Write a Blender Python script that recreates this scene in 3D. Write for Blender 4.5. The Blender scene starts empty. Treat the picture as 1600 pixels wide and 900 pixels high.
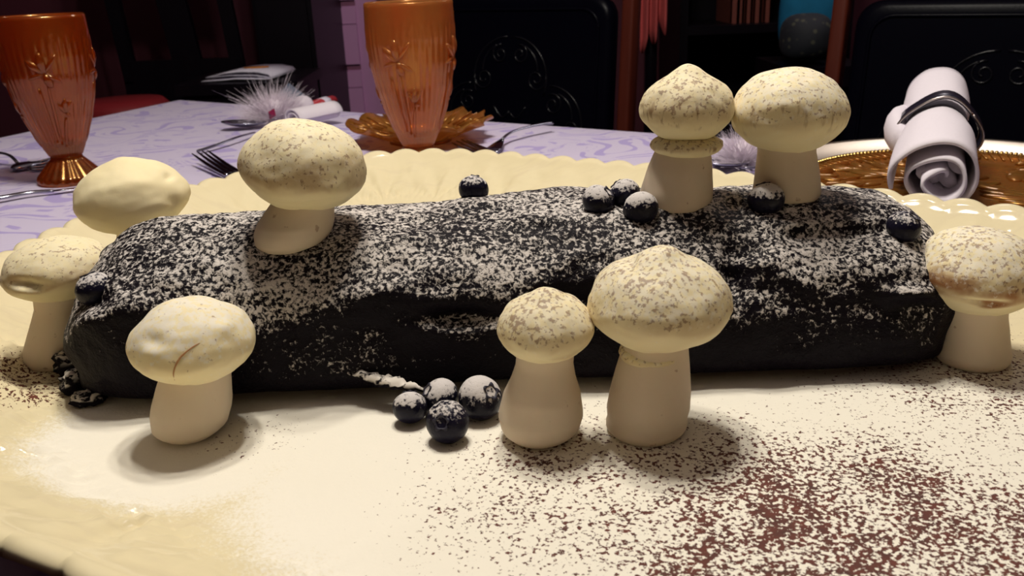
import bpy, bmesh, math, random
from mathutils import Vector, Matrix, noise
from mathutils.bvhtree import BVHTree

S = bpy.context.scene
COL = S.collection
T = 0.75                      # height of the table top above the floor
EYE = 0.194                   # height of the camera above the table top
FPX, PITCH, ROLL = 1400.0, math.radians(19.7), 0.04

# ------------------------------------------------------------------ camera
cd = bpy.data.cameras.new('camera')
cd.sensor_width = 36.0
cd.lens = 36.0 * FPX / 1600.0
cd.clip_start = 0.01
cd.dof.use_dof = True
cd.dof.focus_distance = 0.44
cd.dof.aperture_fstop = 24.0
cam = bpy.data.objects.new('camera', cd)
COL.objects.link(cam)
cam.matrix_world = (Matrix.Translation((0, 0, T + EYE)) @ Matrix.Rotation(math.pi/2 - PITCH, 4, 'X')
                    @ Matrix.Rotation(-ROLL, 4, 'Z'))
S.camera = cam

# ------------------------------------------------------------------ world, lamps, exposure
w = bpy.data.worlds.new('world'); S.world = w; w.use_nodes = True
w.node_tree.nodes['Background'].inputs[0].default_value = (0.30, 0.22, 0.75, 1)
w.node_tree.nodes['Background'].inputs[1].default_value = 0.006
LAMP_C = (-0.03, 0.57, T + 0.98)
for k in range(5):            # five small bulbs of the ceiling fitting above the table
    a = 2*math.pi*k/5 + 0.5
    ld = bpy.data.lights.new('bulb', 'POINT')
    ld.energy = 3.9; ld.shadow_soft_size = 0.022; ld.color = (1.0, 0.93, 0.82)
    lo = bpy.data.objects.new('bulb', ld); COL.objects.link(lo)
    lo.location = (LAMP_C[0] + 0.10*math.cos(a), LAMP_C[1] + 0.10*math.sin(a), LAMP_C[2])
ld = bpy.data.lights.new('added_flange_light', 'POINT')      # unseen source added to give the charger flange its white reflection
ld.energy = 5.0; ld.shadow_soft_size = 0.16; ld.color = (1.0, 0.93, 0.95)
lo = bpy.data.objects.new('added_flange_light', ld); COL.objects.link(lo); lo.location = (0.92, 2.10, T + 1.20)
S.view_settings.view_transform = 'Standard'
S.view_settings.look = 'None'
S.view_settings.gamma = 1.0
S.view_settings.exposure = 1.02

# ------------------------------------------------------------------ helpers
def ray(px, py):
    dx, dy = px-800.0, py-450.0
    u = (dx*math.cos(ROLL) - dy*math.sin(ROLL))/FPX
    v = (dx*math.sin(ROLL) + dy*math.cos(ROLL))/FPX
    return Vector((u, math.cos(PITCH) - v*math.sin(PITCH), -math.sin(PITCH) - v*math.cos(PITCH)))
O = Vector((0, 0, T + EYE))
def P(px, py, h=None, y=None):          # the point seen at a pixel, h above the table or at depth y
    d = ray(px, py)
    t = (h - EYE)/d.z if h is not None else y/d.y
    return O + d*t
def sm(a, b, x):
    t = max(0.0, min(1.0, (x-a)/(b-a))); return t*t*(3-2*t)

def tag(o, label, cat, group=None):
    o['label'] = label; o['category'] = cat
    if group: o['group'] = group
    return o
def empty(name, loc, label=None, cat=None, group=None):
    o = bpy.data.objects.new(name, None); COL.objects.link(o); o.location = loc
    o.empty_display_size = 0.02
    if label: tag(o, label, cat, group)
    return o
ORG = {}
def obj(name, vf, m, parent=None, origin=None, smooth=True):
    """one mesh object from world-space (verts, faces); parent is a thing (Empty or mesh) already placed"""
    vs, fs = vf
    if parent is not None: org = ORG.get(parent.name) or Vector(parent.location)
    else: org = Vector(origin) if origin is not None else Vector((0, 0, 0))
    me = bpy.data.meshes.new(name)
    me.from_pydata([tuple(Vector(v)-org) for v in vs], [], fs)
    me.materials.append(m)
    bm = bmesh.new(); bm.from_mesh(me); bmesh.ops.recalc_face_normals(bm, faces=bm.faces[:]); bm.to_mesh(me); bm.free()
    if smooth: me.shade_smooth()
    o = bpy.data.objects.new(name, me); COL.objects.link(o)
    if parent is not None: o.parent = parent
    else: o.location = org
    ORG[o.name] = org
    return o
def struct(name, vf, m, parent=None, smooth=False):
    o = obj(name, vf, m, parent, smooth=smooth); o['kind'] = 'structure'; return o
def join(*vfs):
    V, F = [], []
    for v, f in vfs:
        n = len(V); V += list(v); F += [tuple(i+n for i in q) for q in f]
    return V, F
def box(x0, x1, y0, y1, z0, z1):
    v = [(x, y, z) for z in (z0, z1) for y in (y0, y1) for x in (x0, x1)]
    return v, [(0,2,3,1),(4,5,7,6),(0,1,5,4),(2,6,7,3),(0,4,6,2),(1,3,7,5)]
def xf(vf, M):
    return [M @ Vector(v) for v in vf[0]], vf[1]
def frame(o, x, y, z):
    return Matrix(((x[0],y[0],z[0],o[0]),(x[1],y[1],z[1],o[1]),(x[2],y[2],z[2],o[2]),(0,0,0,1)))
def rbox(w, d, h, r, n=4):
    """box with rounded outline in x/z (w by h), thickness d along y, softened edges"""
    out = []
    for cx, cz, a0 in ((w/2-r, h/2-r, 0), (-w/2+r, h/2-r, 90), (-w/2+r, -h/2+r, 180), (w/2-r, -h/2+r, 270)):
        for k in range(n+1):
            a = math.radians(a0 + 90*k/n); out.append((cx + r*math.cos(a), cz + r*math.sin(a)))
    V, F = [], []
    N = len(out); e = min(d*0.3, r*0.6)
    for yy, s in ((-d/2, e*2.2), (-d/2, e), (-d/2+e*0.3, e*0.3), (-d/2+e, 0), (d/2-e, 0), (d/2-e*0.3, e*0.3), (d/2, e), (d/2, e*2.2)):
        for x, z in out:
            V.append((x*(1-2*s/w), yy, z*(1-2*s/h)))
    for j in range(7):
        for i in range(N): F.append((j*N+i, j*N+(i+1)%N, (j+1)*N+(i+1)%N, (j+1)*N+i))
    F.append(tuple(range(N))); F.append(tuple(range(7*N, 8*N)))
    return V, F
def lathe(prof, n=48, c=(0,0,0), fn=None, cap=True):
    """revolve (r, z) about z at c; fn(r, z, angle, t) -> (r, z)"""
    V, F = [], []; m = len(prof)
    for j, (r, z) in enumerate(prof):
        for i in range(n):
            a = 2*math.pi*i/n; rr, zz = (r, z) if fn is None else fn(r, z, a, j/(m-1))
            V.append((c[0]+rr*math.cos(a), c[1]+rr*math.sin(a), c[2]+zz))
    for j in range(m-1):
        for i in range(n): F.append((j*n+i, j*n+(i+1)%n, (j+1)*n+(i+1)%n, (j+1)*n+i))
    if cap: F.append(tuple(range(n))); F.append(tuple(range((m-1)*n, m*n)))
    return V, F
def tube(pts, rad, n=8, flat=1.0, up=(0,0,1)):
    """swept tube; rad a number or list; flat scales the cross-section along 'up'"""
    pts = [Vector(p) for p in pts]; m = len(pts)
    if not hasattr(rad, '__len__'): rad = [rad]*m
    V, F = [], []
    for j in range(m):
        t = (pts[min(j+1, m-1)] - pts[max(j-1, 0)]).normalized()
        s = t.cross(Vector(up))
        if s.length < 1e-4: s = t.cross(Vector((1, 0, 0)))
        s.normalize(); q = s.cross(t)
        r = rad[j]
        rx, rz = (r if not isinstance(r, tuple) else r[0]), (r*flat if not isinstance(r, tuple) else r[1])
        for i in range(n):
            a = 2*math.pi*i/n
            V.append(pts[j] + s*(rx*math.cos(a)) + q*(rz*math.sin(a)))
    for j in range(m-1):
        for i in range(n): F.append((j*n+i, j*n+(i+1)%n, (j+1)*n+(i+1)%n, (j+1)*n+i))
    F.append(tuple(range(n))); F.append(tuple(range((m-1)*n, m*n)))
    return V, F
def spline(pts, k=8, closed=False):
    pts = [Vector(p) for p in pts]; n = len(pts); out = []
    for i in range(n if closed else n-1):
        if closed: a, b, c, d = pts[i-1], pts[i], pts[(i+1) % n], pts[(i+2) % n]
        else: a, b, c, d = pts[max(i-1, 0)], pts[i], pts[i+1], pts[min(i+2, n-1)]
        for j in range(k):
            t = j/k
            out.append(0.5*((2*b) + (c-a)*t + (2*a-5*b+4*c-d)*t*t + (3*b-a-3*c+d)*t**3))
    if not closed: out.append(pts[-1])
    return out
def ellipsoid(c, rx, ry, rz, n=24, m=14, fn=None):
    V, F = [], []
    V.append(Vector((0, 0, -1)))
    for j in range(1, m):
        b = math.pi*j/m - math.pi/2
        for i in range(n):
            a = 2*math.pi*i/n; V.append(Vector((math.cos(b)*math.cos(a), math.cos(b)*math.sin(a), math.sin(b))))
    V.append(Vector((0, 0, 1)))
    for i in range(n): F.append((0, 1+(i+1) % n, 1+i))
    for j in range(m-2):
        for i in range(n):
            p = 1+j*n; F.append((p+i, p+(i+1) % n, p+n+(i+1) % n, p+n+i))
    p = 1+(m-2)*n
    for i in range(n): F.append((p+i, p+(i+1) % n, len(V)-1))
    out = []
    for v in V:
        s = 1.0 if fn is None else fn(v)
        out.append(Vector((c[0]+v.x*rx*s, c[1]+v.y*ry*s, c[2]+v.z*rz*s)))
    return out, F

# ------------------------------------------------------------------ node materials
class M:
    def __init__(s, name):
        s.m = bpy.data.materials.new(name); s.m.use_nodes = True
        s.t = s.m.node_tree; s.b = s.t.nodes['Principled BSDF']; s.out = s.t.nodes['Material Output']
    def put(s, sock, v):
        if isinstance(v, bpy.types.NodeSocket): s.t.links.new(v, sock)
        elif v is not None: sock.default_value = v
    def math(s, op, a, b=None, c=None, clamp=False):
        n = s.t.nodes.new('ShaderNodeMath'); n.operation = op; n.use_clamp = clamp
        for i, v in enumerate((a, b, c)): s.put(n.inputs[i], v)
        return n.outputs[0]
    def mix(s, f, a, b):
        n = s.t.nodes.new('ShaderNodeMix'); n.data_type = 'RGBA'
        s.put(n.inputs[0], f)
        for i, v in ((6, a), (7, b)): s.put(n.inputs[i], v if isinstance(v, bpy.types.NodeSocket) else (*v, 1))
        return n.outputs[2]
    def geo(s, k='Position'): return s.t.nodes.new('ShaderNodeNewGeometry').outputs[k]
    def obco(s): return s.t.nodes.new('ShaderNodeTexCoord').outputs['Object']
    def sep(s, v):
        n = s.t.nodes.new('ShaderNodeSeparateXYZ'); s.put(n.inputs[0], v); return n.outputs
    def vmath(s, op, a, b=None):
        n = s.t.nodes.new('ShaderNodeVectorMath'); n.operation = op
        s.put(n.inputs[0], a)
        if b is not None: s.put(n.inputs[1], b)
        return n.outputs['Value'] if op in ('LENGTH', 'DISTANCE') else n.outputs[0]
    def noise(s, vec, scale, detail=2, rough=0.5, dist=0):
        n = s.t.nodes.new('ShaderNodeTexNoise'); s.put(n.inputs['Vector'], vec)
        n.inputs['Scale'].default_value = scale; n.inputs['Detail'].default_value = detail
        n.inputs['Roughness'].default_value = rough; n.inputs['Distortion'].default_value = dist
        return n.outputs['Fac']
    def step(s, v, lo, hi):                       # smooth 0..1
        n = s.t.nodes.new('ShaderNodeMapRange'); n.interpolation_type = 'SMOOTHSTEP'
        s.put(n.inputs[0], v); s.put(n.inputs[1], lo); s.put(n.inputs[2], hi)
        n.inputs[3].default_value = 0; n.inputs[4].default_value = 1
        return n.outputs[0]
    def bump(s, h, strength=0.3, dist=0.001):
        n = s.t.nodes.new('ShaderNodeBump'); s.put(n.inputs['Height'], h)
        n.inputs['Strength'].default_value = strength; n.inputs['Distance'].default_value = dist
        s.t.links.new(n.outputs[0], s.b.inputs['Normal'])
    def set(s, **k):
        for a, v in k.items():
            if isinstance(v, tuple) and len(v) == 3: v = (*v, 1)
            s.put(s.b.inputs[a.replace('_', ' ')], v)
        return s
def plain(name, c, rough=0.5, metal=0.0, spec=0.5, var=0.0, vs=60, bump=0.0):
    m = M(name); m.set(Roughness=rough, Metallic=metal, Specular_IOR_Level=spec)
    if var:
        f = m.noise(m.obco(), vs, 3)
        m.set(Base_Color=m.mix(f, tuple(x*(1-var) for x in c), tuple(min(1, x*(1+var)) for x in c)))
        if bump: m.bump(f, bump, 0.001)
    else: m.set(Base_Color=c)
    return m.m

CREAM = (0.74, 0.65, 0.42)
SUGAR = (0.80, 0.76, 0.67)
COCOA = (0.115, 0.030, 0.018)

def mat_platter():
    m = M('cream_glaze_dusted'); pos = m.geo(); nz = m.sep(m.geo('Normal'))[2]
    x, y, z = m.sep(pos)
    def blob(cx, cy, r):
        d = m.vmath('DISTANCE', pos, (cx, cy, T+0.012)); return m.math('SUBTRACT', 1.0, m.math('DIVIDE', d, r), clamp=True)
    # icing sugar: fine grains, thick in front of the cake
    g = m.noise(pos, 750, 2, 0.6)
    clump = m.noise(pos, 28, 3, 0.6)
    near = m.math('MAXIMUM', m.step(blob(0.06, 0.34, 0.26), 0.12, 0.60), m.step(blob(-0.14, 0.345, 0.10), 0.05, 0.7))
    dens = m.math('MULTIPLY', near, m.math('MULTIPLY_ADD', clump, 0.7, 0.62))
    sug = m.math('MULTIPLY', m.step(m.math('ADD', dens, m.math('MULTIPLY', g, 0.55)), 0.50, 0.85), m.step(nz, 0.4, 0.8))
    streak = m.noise(m.vmath('MULTIPLY', pos, (30, 160, 1)), 1.0, 3)
    base = m.mix(m.math('MULTIPLY', m.step(streak, 0.50, 0.72), 0.22), CREAM, (0.60, 0.50, 0.36))
    c = m.mix(sug, base, (0.84, 0.80, 0.69))
    # cocoa specks
    cd_ = m.math('MAXIMUM', m.math('MULTIPLY', m.step(blob(0.110, 0.245, 0.135), 0.0, 0.70), 1.0),
                 m.math('MULTIPLY', m.step(blob(0.03, 0.285, 0.12), 0.0, 0.75), 0.72))
    for q, amp in ((blob(0.205, 0.36, 0.085), 0.72), (blob(-0.235, 0.395, 0.055), 0.85), (blob(-0.11, 0.335, 0.04), 0.45),
                   (blob(0.085, 0.325, 0.035), 0.62), (blob(0.16, 0.33, 0.085), 0.50), (blob(0.30, 0.30, 0.22), 0.62)):
        cd_ = m.math('MAXIMUM', cd_, m.math('MULTIPLY', m.step(q, 0.0, 0.7), amp))
    cd_ = m.math('MULTIPLY', cd_, m.math('MULTIPLY_ADD', m.noise(pos, 45, 2), 0.9, 0.50))
    sp = m.noise(pos, 560, 3, 0.62)
    thr = m.math('MULTIPLY_ADD', cd_, -0.30, 0.745)
    spk = m.math('MULTIPLY', m.step(sp, thr, m.math('ADD', thr, 0.05)), m.step(cd_, 0.02, 0.12))
    c = m.mix(m.math('MULTIPLY', spk, 0.96), c, m.mix(m.noise(pos, 200, 1), (0.030, 0.008, 0.008), (0.145, 0.020, 0.009)))
    dust = m.math('MAXIMUM', sug, spk)
    m.set(Base_Color=c, Roughness=m.math('MULTIPLY_ADD', dust, 0.20, 0.60), Coat_Weight=m.math('MULTIPLY_ADD', dust, -0.35, 0.35), Coat_Roughness=0.05, Specular_IOR_Level=0.15)
    m.bump(m.math('MULTIPLY', m.math('ADD', g, streak), m.math('ADD', dust, 0.15)), 0.22, 0.0007)
    return m.m

def mat_log():
    m = M('chocolate_with_icing_sugar'); pos = m.geo(); nz = m.sep(m.geo('Normal'))[2]
    g = m.noise(pos, 500, 3, 0.65, 0.4)
    big = m.noise(m.vmath('MULTIPLY', pos, (20, 34, 24)), 1.0, 3, 0.55)
    d = m.math('MULTIPLY_ADD', m.step(nz, -0.30, 0.70), 0.27, m.math('MULTIPLY', m.math('SUBTRACT', big, 0.5), 0.34))
    thr = m.math('SUBTRACT', 0.705, d)
    s = m.math('MULTIPLY', m.step(g, thr, m.math('ADD', thr, 0.17)), m.step(nz, -0.35, 0.25))
    c = m.mix(m.math('MULTIPLY', s, 0.93), (0.0045, 0.0027, 0.0060), (0.70, 0.65, 0.61))
    m.set(Base_Color=c, Roughness=m.math('MULTIPLY_ADD', s, 0.4, 0.5), Specular_IOR_Level=0.10)
    m.bump(m.math('ADD', g, m.math('MULTIPLY', m.noise(pos, 120, 3), 0.8)), 0.6, 0.0018)
    return m.m

def mat_sliver(lo=-0.05, hi=0.35, th=0.36):
    m = M('sugared_frosting'); pos = m.geo(); nz = m.sep(m.geo('Normal'))[2]
    s = m.math('MULTIPLY', m.step(m.noise(pos, 300, 3), th, th+0.12), m.step(nz, lo, hi))
    m.set(Base_Color=m.mix(s, (0.0045, 0.0027, 0.0060), (0.70, 0.65, 0.58)), Roughness=0.8, Specular_IOR_Level=0.1)
    return m.m

def mat_berry():
    m = M('dusted_blueberry_skin'); pos = m.geo(); nz = m.sep(m.geo('Normal'))[2]
    rnd = m.t.nodes.new('ShaderNodeObjectInfo').outputs['Random']
    g = m.noise(pos, 560, 3, 0.62)
    d = m.math('ADD', m.math('MULTIPLY', m.step(nz, -0.15, 0.80), 0.46), m.math('MULTIPLY', m.math('SUBTRACT', rnd, 0.5), 0.22))
    thr = m.math('SUBTRACT', 0.81, d)
    s = m.step(g, thr, m.math('ADD', thr, 0.16))
    m.set(Base_Color=m.mix(m.math('MULTIPLY', s, 0.9), m.mix(m.noise(pos, 90, 2), (0.004, 0.0035, 0.010), (0.010, 0.009, 0.026)), (0.68, 0.64, 0.62)),
          Roughness=m.math('MULTIPLY_ADD', s, 0.5, 0.32), Specular_IOR_Level=0.18)
    m.bump(g, 0.3, 0.001)
    return m.m

def mat_cap(seed, speck=0.5, tan=0.3, sugar=0.4, streak=0.0):
    m = M('speckled_meringue'); co = m.vmath('ADD', m.obco(), (seed*1.7, seed*0.9, seed*0.37)); nz = m.sep(m.geo('Normal'))[2]
    up = m.step(nz, -0.25, 0.75)
    base = m.mix(m.noise(co, 60, 3), (0.80, 0.69, 0.40), (0.84, 0.75, 0.50))
    band = m.math('MULTIPLY', m.step(nz, -0.75, -0.05), m.math('SUBTRACT', 1.0, m.step(nz, -0.05, 0.75)))
    base = m.mix(m.math('MULTIPLY', m.math('MULTIPLY', band, m.step(m.noise(co, 75, 3), 0.22, 0.62)), tan), base, (0.34, 0.15, 0.055))
    sg = m.math('MULTIPLY', m.step(m.math('ADD', m.noise(co, 420, 2), m.math('MULTIPLY', up, 0.25)), 0.62, 0.80), sugar)
    base = m.mix(sg, base, SUGAR)
    sp = m.noise(co, 500, 3, 0.6)
    dz = m.math('MULTIPLY', m.math('MULTIPLY', m.step(nz, -0.45, 0.25), m.math('MULTIPLY_ADD', m.noise(co, 70, 2), 1.0, 0.45)), speck)
    thr = m.math('MULTIPLY_ADD', dz, -0.22, 0.74)
    s = m.math('MULTIPLY', m.step(sp, thr, m.math('ADD', thr, 0.11)), m.step(dz, 0.02, 0.1))
    c = m.mix(m.math('MULTIPLY', s, 0.62), base, m.mix(m.noise(co, 150, 1), (0.18, 0.05, 0.022), (0.17, 0.075, 0.06)))
    if streak:
        st = m.noise(m.vmath('MULTIPLY', co, (330, 330, 75)), 1.0, 3)
        c = m.mix(m.math('MULTIPLY', m.math('MULTIPLY', m.step(st, 0.56, 0.70), band), streak), c, (0.22, 0.09, 0.03))
    m.set(Base_Color=c, Roughness=0.62, Specular_IOR_Level=0.3, Subsurface_Weight=0.12, Subsurface_Scale=0.004)
    m.b.inputs['Subsurface Radius'].default_value = (1, 0.7, 0.4)
    m.bump(m.math('ADD', m.noise(co, 180, 3), m.math('MULTIPLY', s, 0.3)), 0.22, 0.0008)
    return m.m
def mat_stem():
    m = M('meringue_stem'); co = m.obco()
    base = m.mix(m.noise(co, 50, 3), (0.66, 0.54, 0.42), (0.73, 0.62, 0.46))
    s = m.step(m.noise(co, 210, 2), 0.70, 0.76)
    m.set(Base_Color=m.mix(m.math('MULTIPLY', s, 0.5), base, (0.25, 0.10, 0.05)), Roughness=0.65, Specular_IOR_Level=0.25,
          Subsurface_Weight=0.1, Subsurface_Scale=0.004)
    m.bump(m.noise(co, 140, 3), 0.15, 0.0008)
    return m.m

def mat_cloth():
    m = M('lavender_damask'); pos = m.geo()
    warp = m.t.nodes.new('ShaderNodeTexNoise'); m.put(warp.inputs['Vector'], pos); warp.inputs['Scale'].default_value = 11; warp.inputs['Detail'].default_value = 1
    wv = m.vmath('MULTIPLY', m.vmath('SUBTRACT', warp.outputs['Color'], (0.5, 0.5, 0.5)), (0.20, 0.20, 0.0))
    p2 = m.vmath('ADD', pos, wv)
    wave = m.t.nodes.new('ShaderNodeTexWave'); wave.wave_type = 'RINGS'; wave.rings_direction = 'Z'
    wave.inputs['Scale'].default_value = 14; wave.inputs['Distortion'].default_value = 3.5; wave.inputs['Detail'].default_value = 2
    wave.inputs['Detail Scale'].default_value = 1.6
    m.put(wave.inputs['Vector'], p2)
    leaf = m.math('MULTIPLY', m.step(wave.outputs['Fac'], 0.55, 0.66), m.step(m.noise(p2, 24, 2), 0.50, 0.54))
    veins = m.math('MULTIPLY', m.step(m.noise(p2, 95, 2, 0.5, 1.5), 0.60, 0.66), m.step(m.noise(pos, 13, 1), 0.50, 0.56))
    pat = m.math('MAXIMUM', leaf, m.math('MULTIPLY', veins, 0.8))
    thread = m.noise(m.vmath('MULTIPLY', pos, (1400, 300, 1)), 1.0, 1)
    c = m.mix(pat, (0.65, 0.59, 0.78), (0.43, 0.36, 0.67))
    m.set(Base_Color=c, Roughness=m.math('MULTIPLY_ADD', pat, 0.15, 0.5), Specular_IOR_Level=0.3, Sheen_Weight=0.15)
    m.bump(m.math('ADD', thread, m.math('MULTIPLY', pat, 2.0)), 0.12, 0.0005)
    return m.m

def mat_carnival(name, c, glow, k=0.45):
    """iridescent pressed glass: clear coloured glass with a cloudy lustre coat"""
    m = M(name); t = m.t
    lw = t.nodes.new('ShaderNodeLayerWeight'); lw.inputs[0].default_value = 0.35
    m.set(Base_Color=m.mix(lw.outputs['Facing'], c, tuple(x*0.75 for x in c)), Roughness=0.06, Transmission_Weight=1.0, IOR=1.42)
    m.b.inputs['Coat Weight'].default_value = 0.25; m.b.inputs['Coat Roughness'].default_value = 0.06
    d = t.nodes.new('ShaderNodeBsdfDiffuse'); tr = t.nodes.new('ShaderNodeBsdfTranslucent'); gl = t.nodes.new('ShaderNodeBsdfGlossy')
    gl.inputs['Roughness'].default_value = 0.22
    iri = m.noise(m.vmath('MULTIPLY', m.obco(), (60, 60, 14)), 1.0, 2)
    gc = m.mix(iri, glow, tuple(min(1, x) for x in (glow[0]*0.95, glow[1]*1.9, glow[2]*1.5)))
    for n in (d, tr): m.put(n.inputs[0], gc)
    m.put(gl.inputs[0], m.mix(iri, (0.9, 0.38, 0.08), (0.85, 0.55, 0.18)))
    a1 = t.nodes.new('ShaderNodeMixShader'); a1.inputs[0].default_value = 0.6
    t.links.new(d.outputs[0], a1.inputs[1]); t.links.new(tr.outputs[0], a1.inputs[2])
    a2 = t.nodes.new('ShaderNodeMixShader'); a2.inputs[0].default_value = 0.25
    t.links.new(a1.outputs[0], a2.inputs[1]); t.links.new(gl.outputs[0], a2.inputs[2])
    a3 = t.nodes.new('ShaderNodeMixShader'); a3.inputs[0].default_value = k
    t.links.new(m.b.outputs[0], a3.inputs[1]); t.links.new(a2.outputs[0], a3.inputs[2])
    t.links.new(a3.outputs[0], m.out.inputs[0])
    return m.m

def mat_wood(name, a, b, rough=0.4, spec=0.15):
    m = M(name); f = m.noise(m.vmath('MULTIPLY', m.obco(), (60, 60, 6)), 1.0, 4, 0.6, 0.6)
    m.set(Base_Color=m.mix(f, a, b), Roughness=rough, Specular_IOR_Level=spec); m.bump(f, 0.1, 0.001); return m.m
def mat_leather():
    m = M('black_tooled_leather'); co = m.obco(); f = m.noise(co, 260, 3)
    m.set(Base_Color=(0.0012, 0.0012, 0.0035), Roughness=0.30, Specular_IOR_Level=0.05); m.bump(f, 0.12, 0.0006); return m.m

MAT = dict(
    platter=mat_platter(), log=mat_log(), berry=mat_berry(), stem=mat_stem(), cloth=mat_cloth(),
    glassL=mat_carnival('marigold_glass_deep', (0.90, 0.16, 0.01), (0.42, 0.060, 0.008), 0.40),
    glassR=mat_carnival('marigold_glass_pale', (0.96, 0.34, 0.08), (0.70, 0.21, 0.075), 0.42),
    amber=mat_carnival('amber_glass', (0.85, 0.30, 0.06), (0.50, 0.16, 0.04), 0.6),
    steel=plain('dark_steel', (0.30, 0.30, 0.36), 0.16, 1.0, var=0.1),
    gold=plain('pale_gold_metal', (0.84, 0.74, 0.56), 0.26, 1.0, var=0.08, vs=30),
    brass=plain('brass_beads', (0.62, 0.42, 0.14), 0.22, 1.0),
    linen=plain('white_linen', (0.74, 0.69, 0.76), 0.85, spec=0.1, var=0.04, vs=500, bump=0.1),
    band=plain('black_band', (0.010, 0.010, 0.022), 0.30),
    bandedge=plain('pewter_edge', (0.45, 0.40, 0.38), 0.3, 1.0),
    plume=plain('white_down', (0.80, 0.72, 0.80), 0.9, spec=0.1),
    gem=plain('pink_gem', (0.22, 0.015, 0.06), 0.25, var=0.3, vs=200),
    maroon=plain('maroon_paint', (0.060, 0.005, 0.016), 0.8, var=0.15, vs=6),
    mauve=plain('off_white_paint', (0.50, 0.24, 0.47), 0.6, var=0.05, vs=8),
    groove_shade=plain('shadow_line_paint', (0.24, 0.08, 0.16), 0.7, var=0.1),
    darkwood=mat_wood('black_brown_wood', (0.0015, 0.001, 0.003), (0.004, 0.002, 0.004)),
    post=mat_wood('mahogany_wood', (0.045, 0.008, 0.005), (0.085, 0.016, 0.008), 0.4),
    leather=mat_leather(),
    ceil=plain('plaster', (0.42, 0.36, 0.36), 0.9, var=0.05, vs=10),
    floor=mat_wood('dark_floor_boards', (0.012, 0.007, 0.006), (0.025, 0.014, 0.010)),
    paper=plain('white_card', (0.62, 0.60, 0.72), 0.7, var=0.04),
    seal=plain('orange_print', (0.55, 0.20, 0.03), 0.6, var=0.1),
    teal=plain('slate_blue_paper', (0.055, 0.085, 0.14), 0.7, var=0.15),
    redcloth=plain('red_drape', (0.46, 0.085, 0.085), 0.9, spec=0.1, var=0.15, vs=25),
    redpaper=plain('red_paper', (0.42, 0.02, 0.03), 0.5, var=0.1),
    bluecloth=plain('blue_cushion_cloth', (0.012, 0.12, 0.24), 0.85, spec=0.1, var=0.25, vs=30),
    ball=plain('white_bead', (0.72, 0.66, 0.74), 0.5, var=0.04),
    spine=plain('russet_book_cloth', (0.13, 0.025, 0.015), 0.7, var=0.2),
    relief=plain('highlight_leather_relief', (0.003, 0.003, 0.005), 0.25, spec=0.25),  # lighter, glossier copy of the leather so the scrolls show highlights
    redseat=plain('dark_red_vinyl', (0.16, 0.010, 0.014), 0.6, spec=0.2, var=0.15),
    crack=plain('toasted_crack', (0.42, 0.22, 0.10), 0.8, spec=0.1, var=0.2),
    calyx=plain('berry_crown', (0.02, 0.018, 0.035), 0.6, var=0.2),
)

# ------------------------------------------------------------------ the room
struct('floor', box(-2.4, 2.4, -1.6, 2.7, -0.05, 0.0), MAT['floor'])
struct('ceiling', box(-2.4, 2.4, -1.6, 2.7, 2.45, 2.5), MAT['ceil'])
struct('wall_back', box(-2.4, 2.4, 2.66, 2.72, 0, 2.45), MAT['maroon'])
struct('wall_left', box(-2.46, -2.4, -1.6, 2.72, 0, 2.45), MAT['maroon'])
struct('wall_right', box(2.4, 2.46, -1.6, 2.72, 0, 2.45), MAT['maroon'])
struct('wall_front', box(-2.4, 2.4, -1.66, -1.6, 0, 2.45), MAT['maroon'])
struct('baseboard_back', box(-2.4, 2.4, 2.64, 2.66, 0, 0.12), MAT['darkwood'])

# panelled door, seen between the dark cabinet and the right-hand tumbler
dx0, dx1 = P(470, 60, y=2.62).x, P(672, 60, y=2.62).x
zg = [P(500, 111, y=2.6).z, P(500, 10, y=2.6).z]
door = struct('door_1', box(dx0, dx1, 2.62, 2.66, 0.0, 2.02), MAT['mauve'])
px1 = P(560, 60, y=2.62).x
ph = zg[1]-zg[0]
for side in (0, 1):
    for k in range(-3, 8):
        z0 = zg[0] + k*ph
        if z0 < 0.06 or z0 + ph > 2.0: continue
        a, b = (dx0+0.02, px1) if side == 0 else (px1+0.06, dx1-0.03)
        if b - a < 0.02: continue
        obj('door_panel', join(box(a, b, 2.607, 2.62, z0+0.014, z0+ph-0.052), box(a, b, 2.612, 2.62, z0+ph-0.050, z0+ph-0.006)), MAT['mauve'], door, smooth=False)
        obj('groove_shade_strip', box(a, b, 2.6185, 2.6215, z0-0.002, z0+0.010), MAT['groove_shade'], door, smooth=False)  # thin dark strip, the groove's shade painted in as colour

# tall dark cabinet standing against the wall beside the door
cx1 = P(493, 80, y=2.2).x; cx0 = P(402, 80, y=2.2).x
cab = empty('tall_cabinet', ((cx0+cx1)/2, 2.4, 0), 'tall black-brown cabinet standing left of the pale panelled door', 'cabinet')
obj('body', box(cx0, cx1, 2.21, 2.62, 0.08, 1.9), MAT['darkwood'], cab, smooth=False)
obj('plinth', box(cx0+0.01, cx1-0.01, 2.23, 2.62, 0.0, 0.08), MAT['darkwood'], cab, smooth=False)
obj('cornice', box(cx0-0.005, cx1+0.012, 2.18, 2.63, 1.9, 1.95), MAT['darkwood'], cab, smooth=False)
dr = obj('door', box(cx0+0.01, cx1-0.01, 2.195, 2.21, 0.10, 1.88), MAT['darkwood'], cab, smooth=False)
obj('knob', ellipsoid((cx0+0.03, 2.188, 1.0), 0.009, 0.009, 0.009, 12, 8), MAT['brass'], dr)

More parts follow.
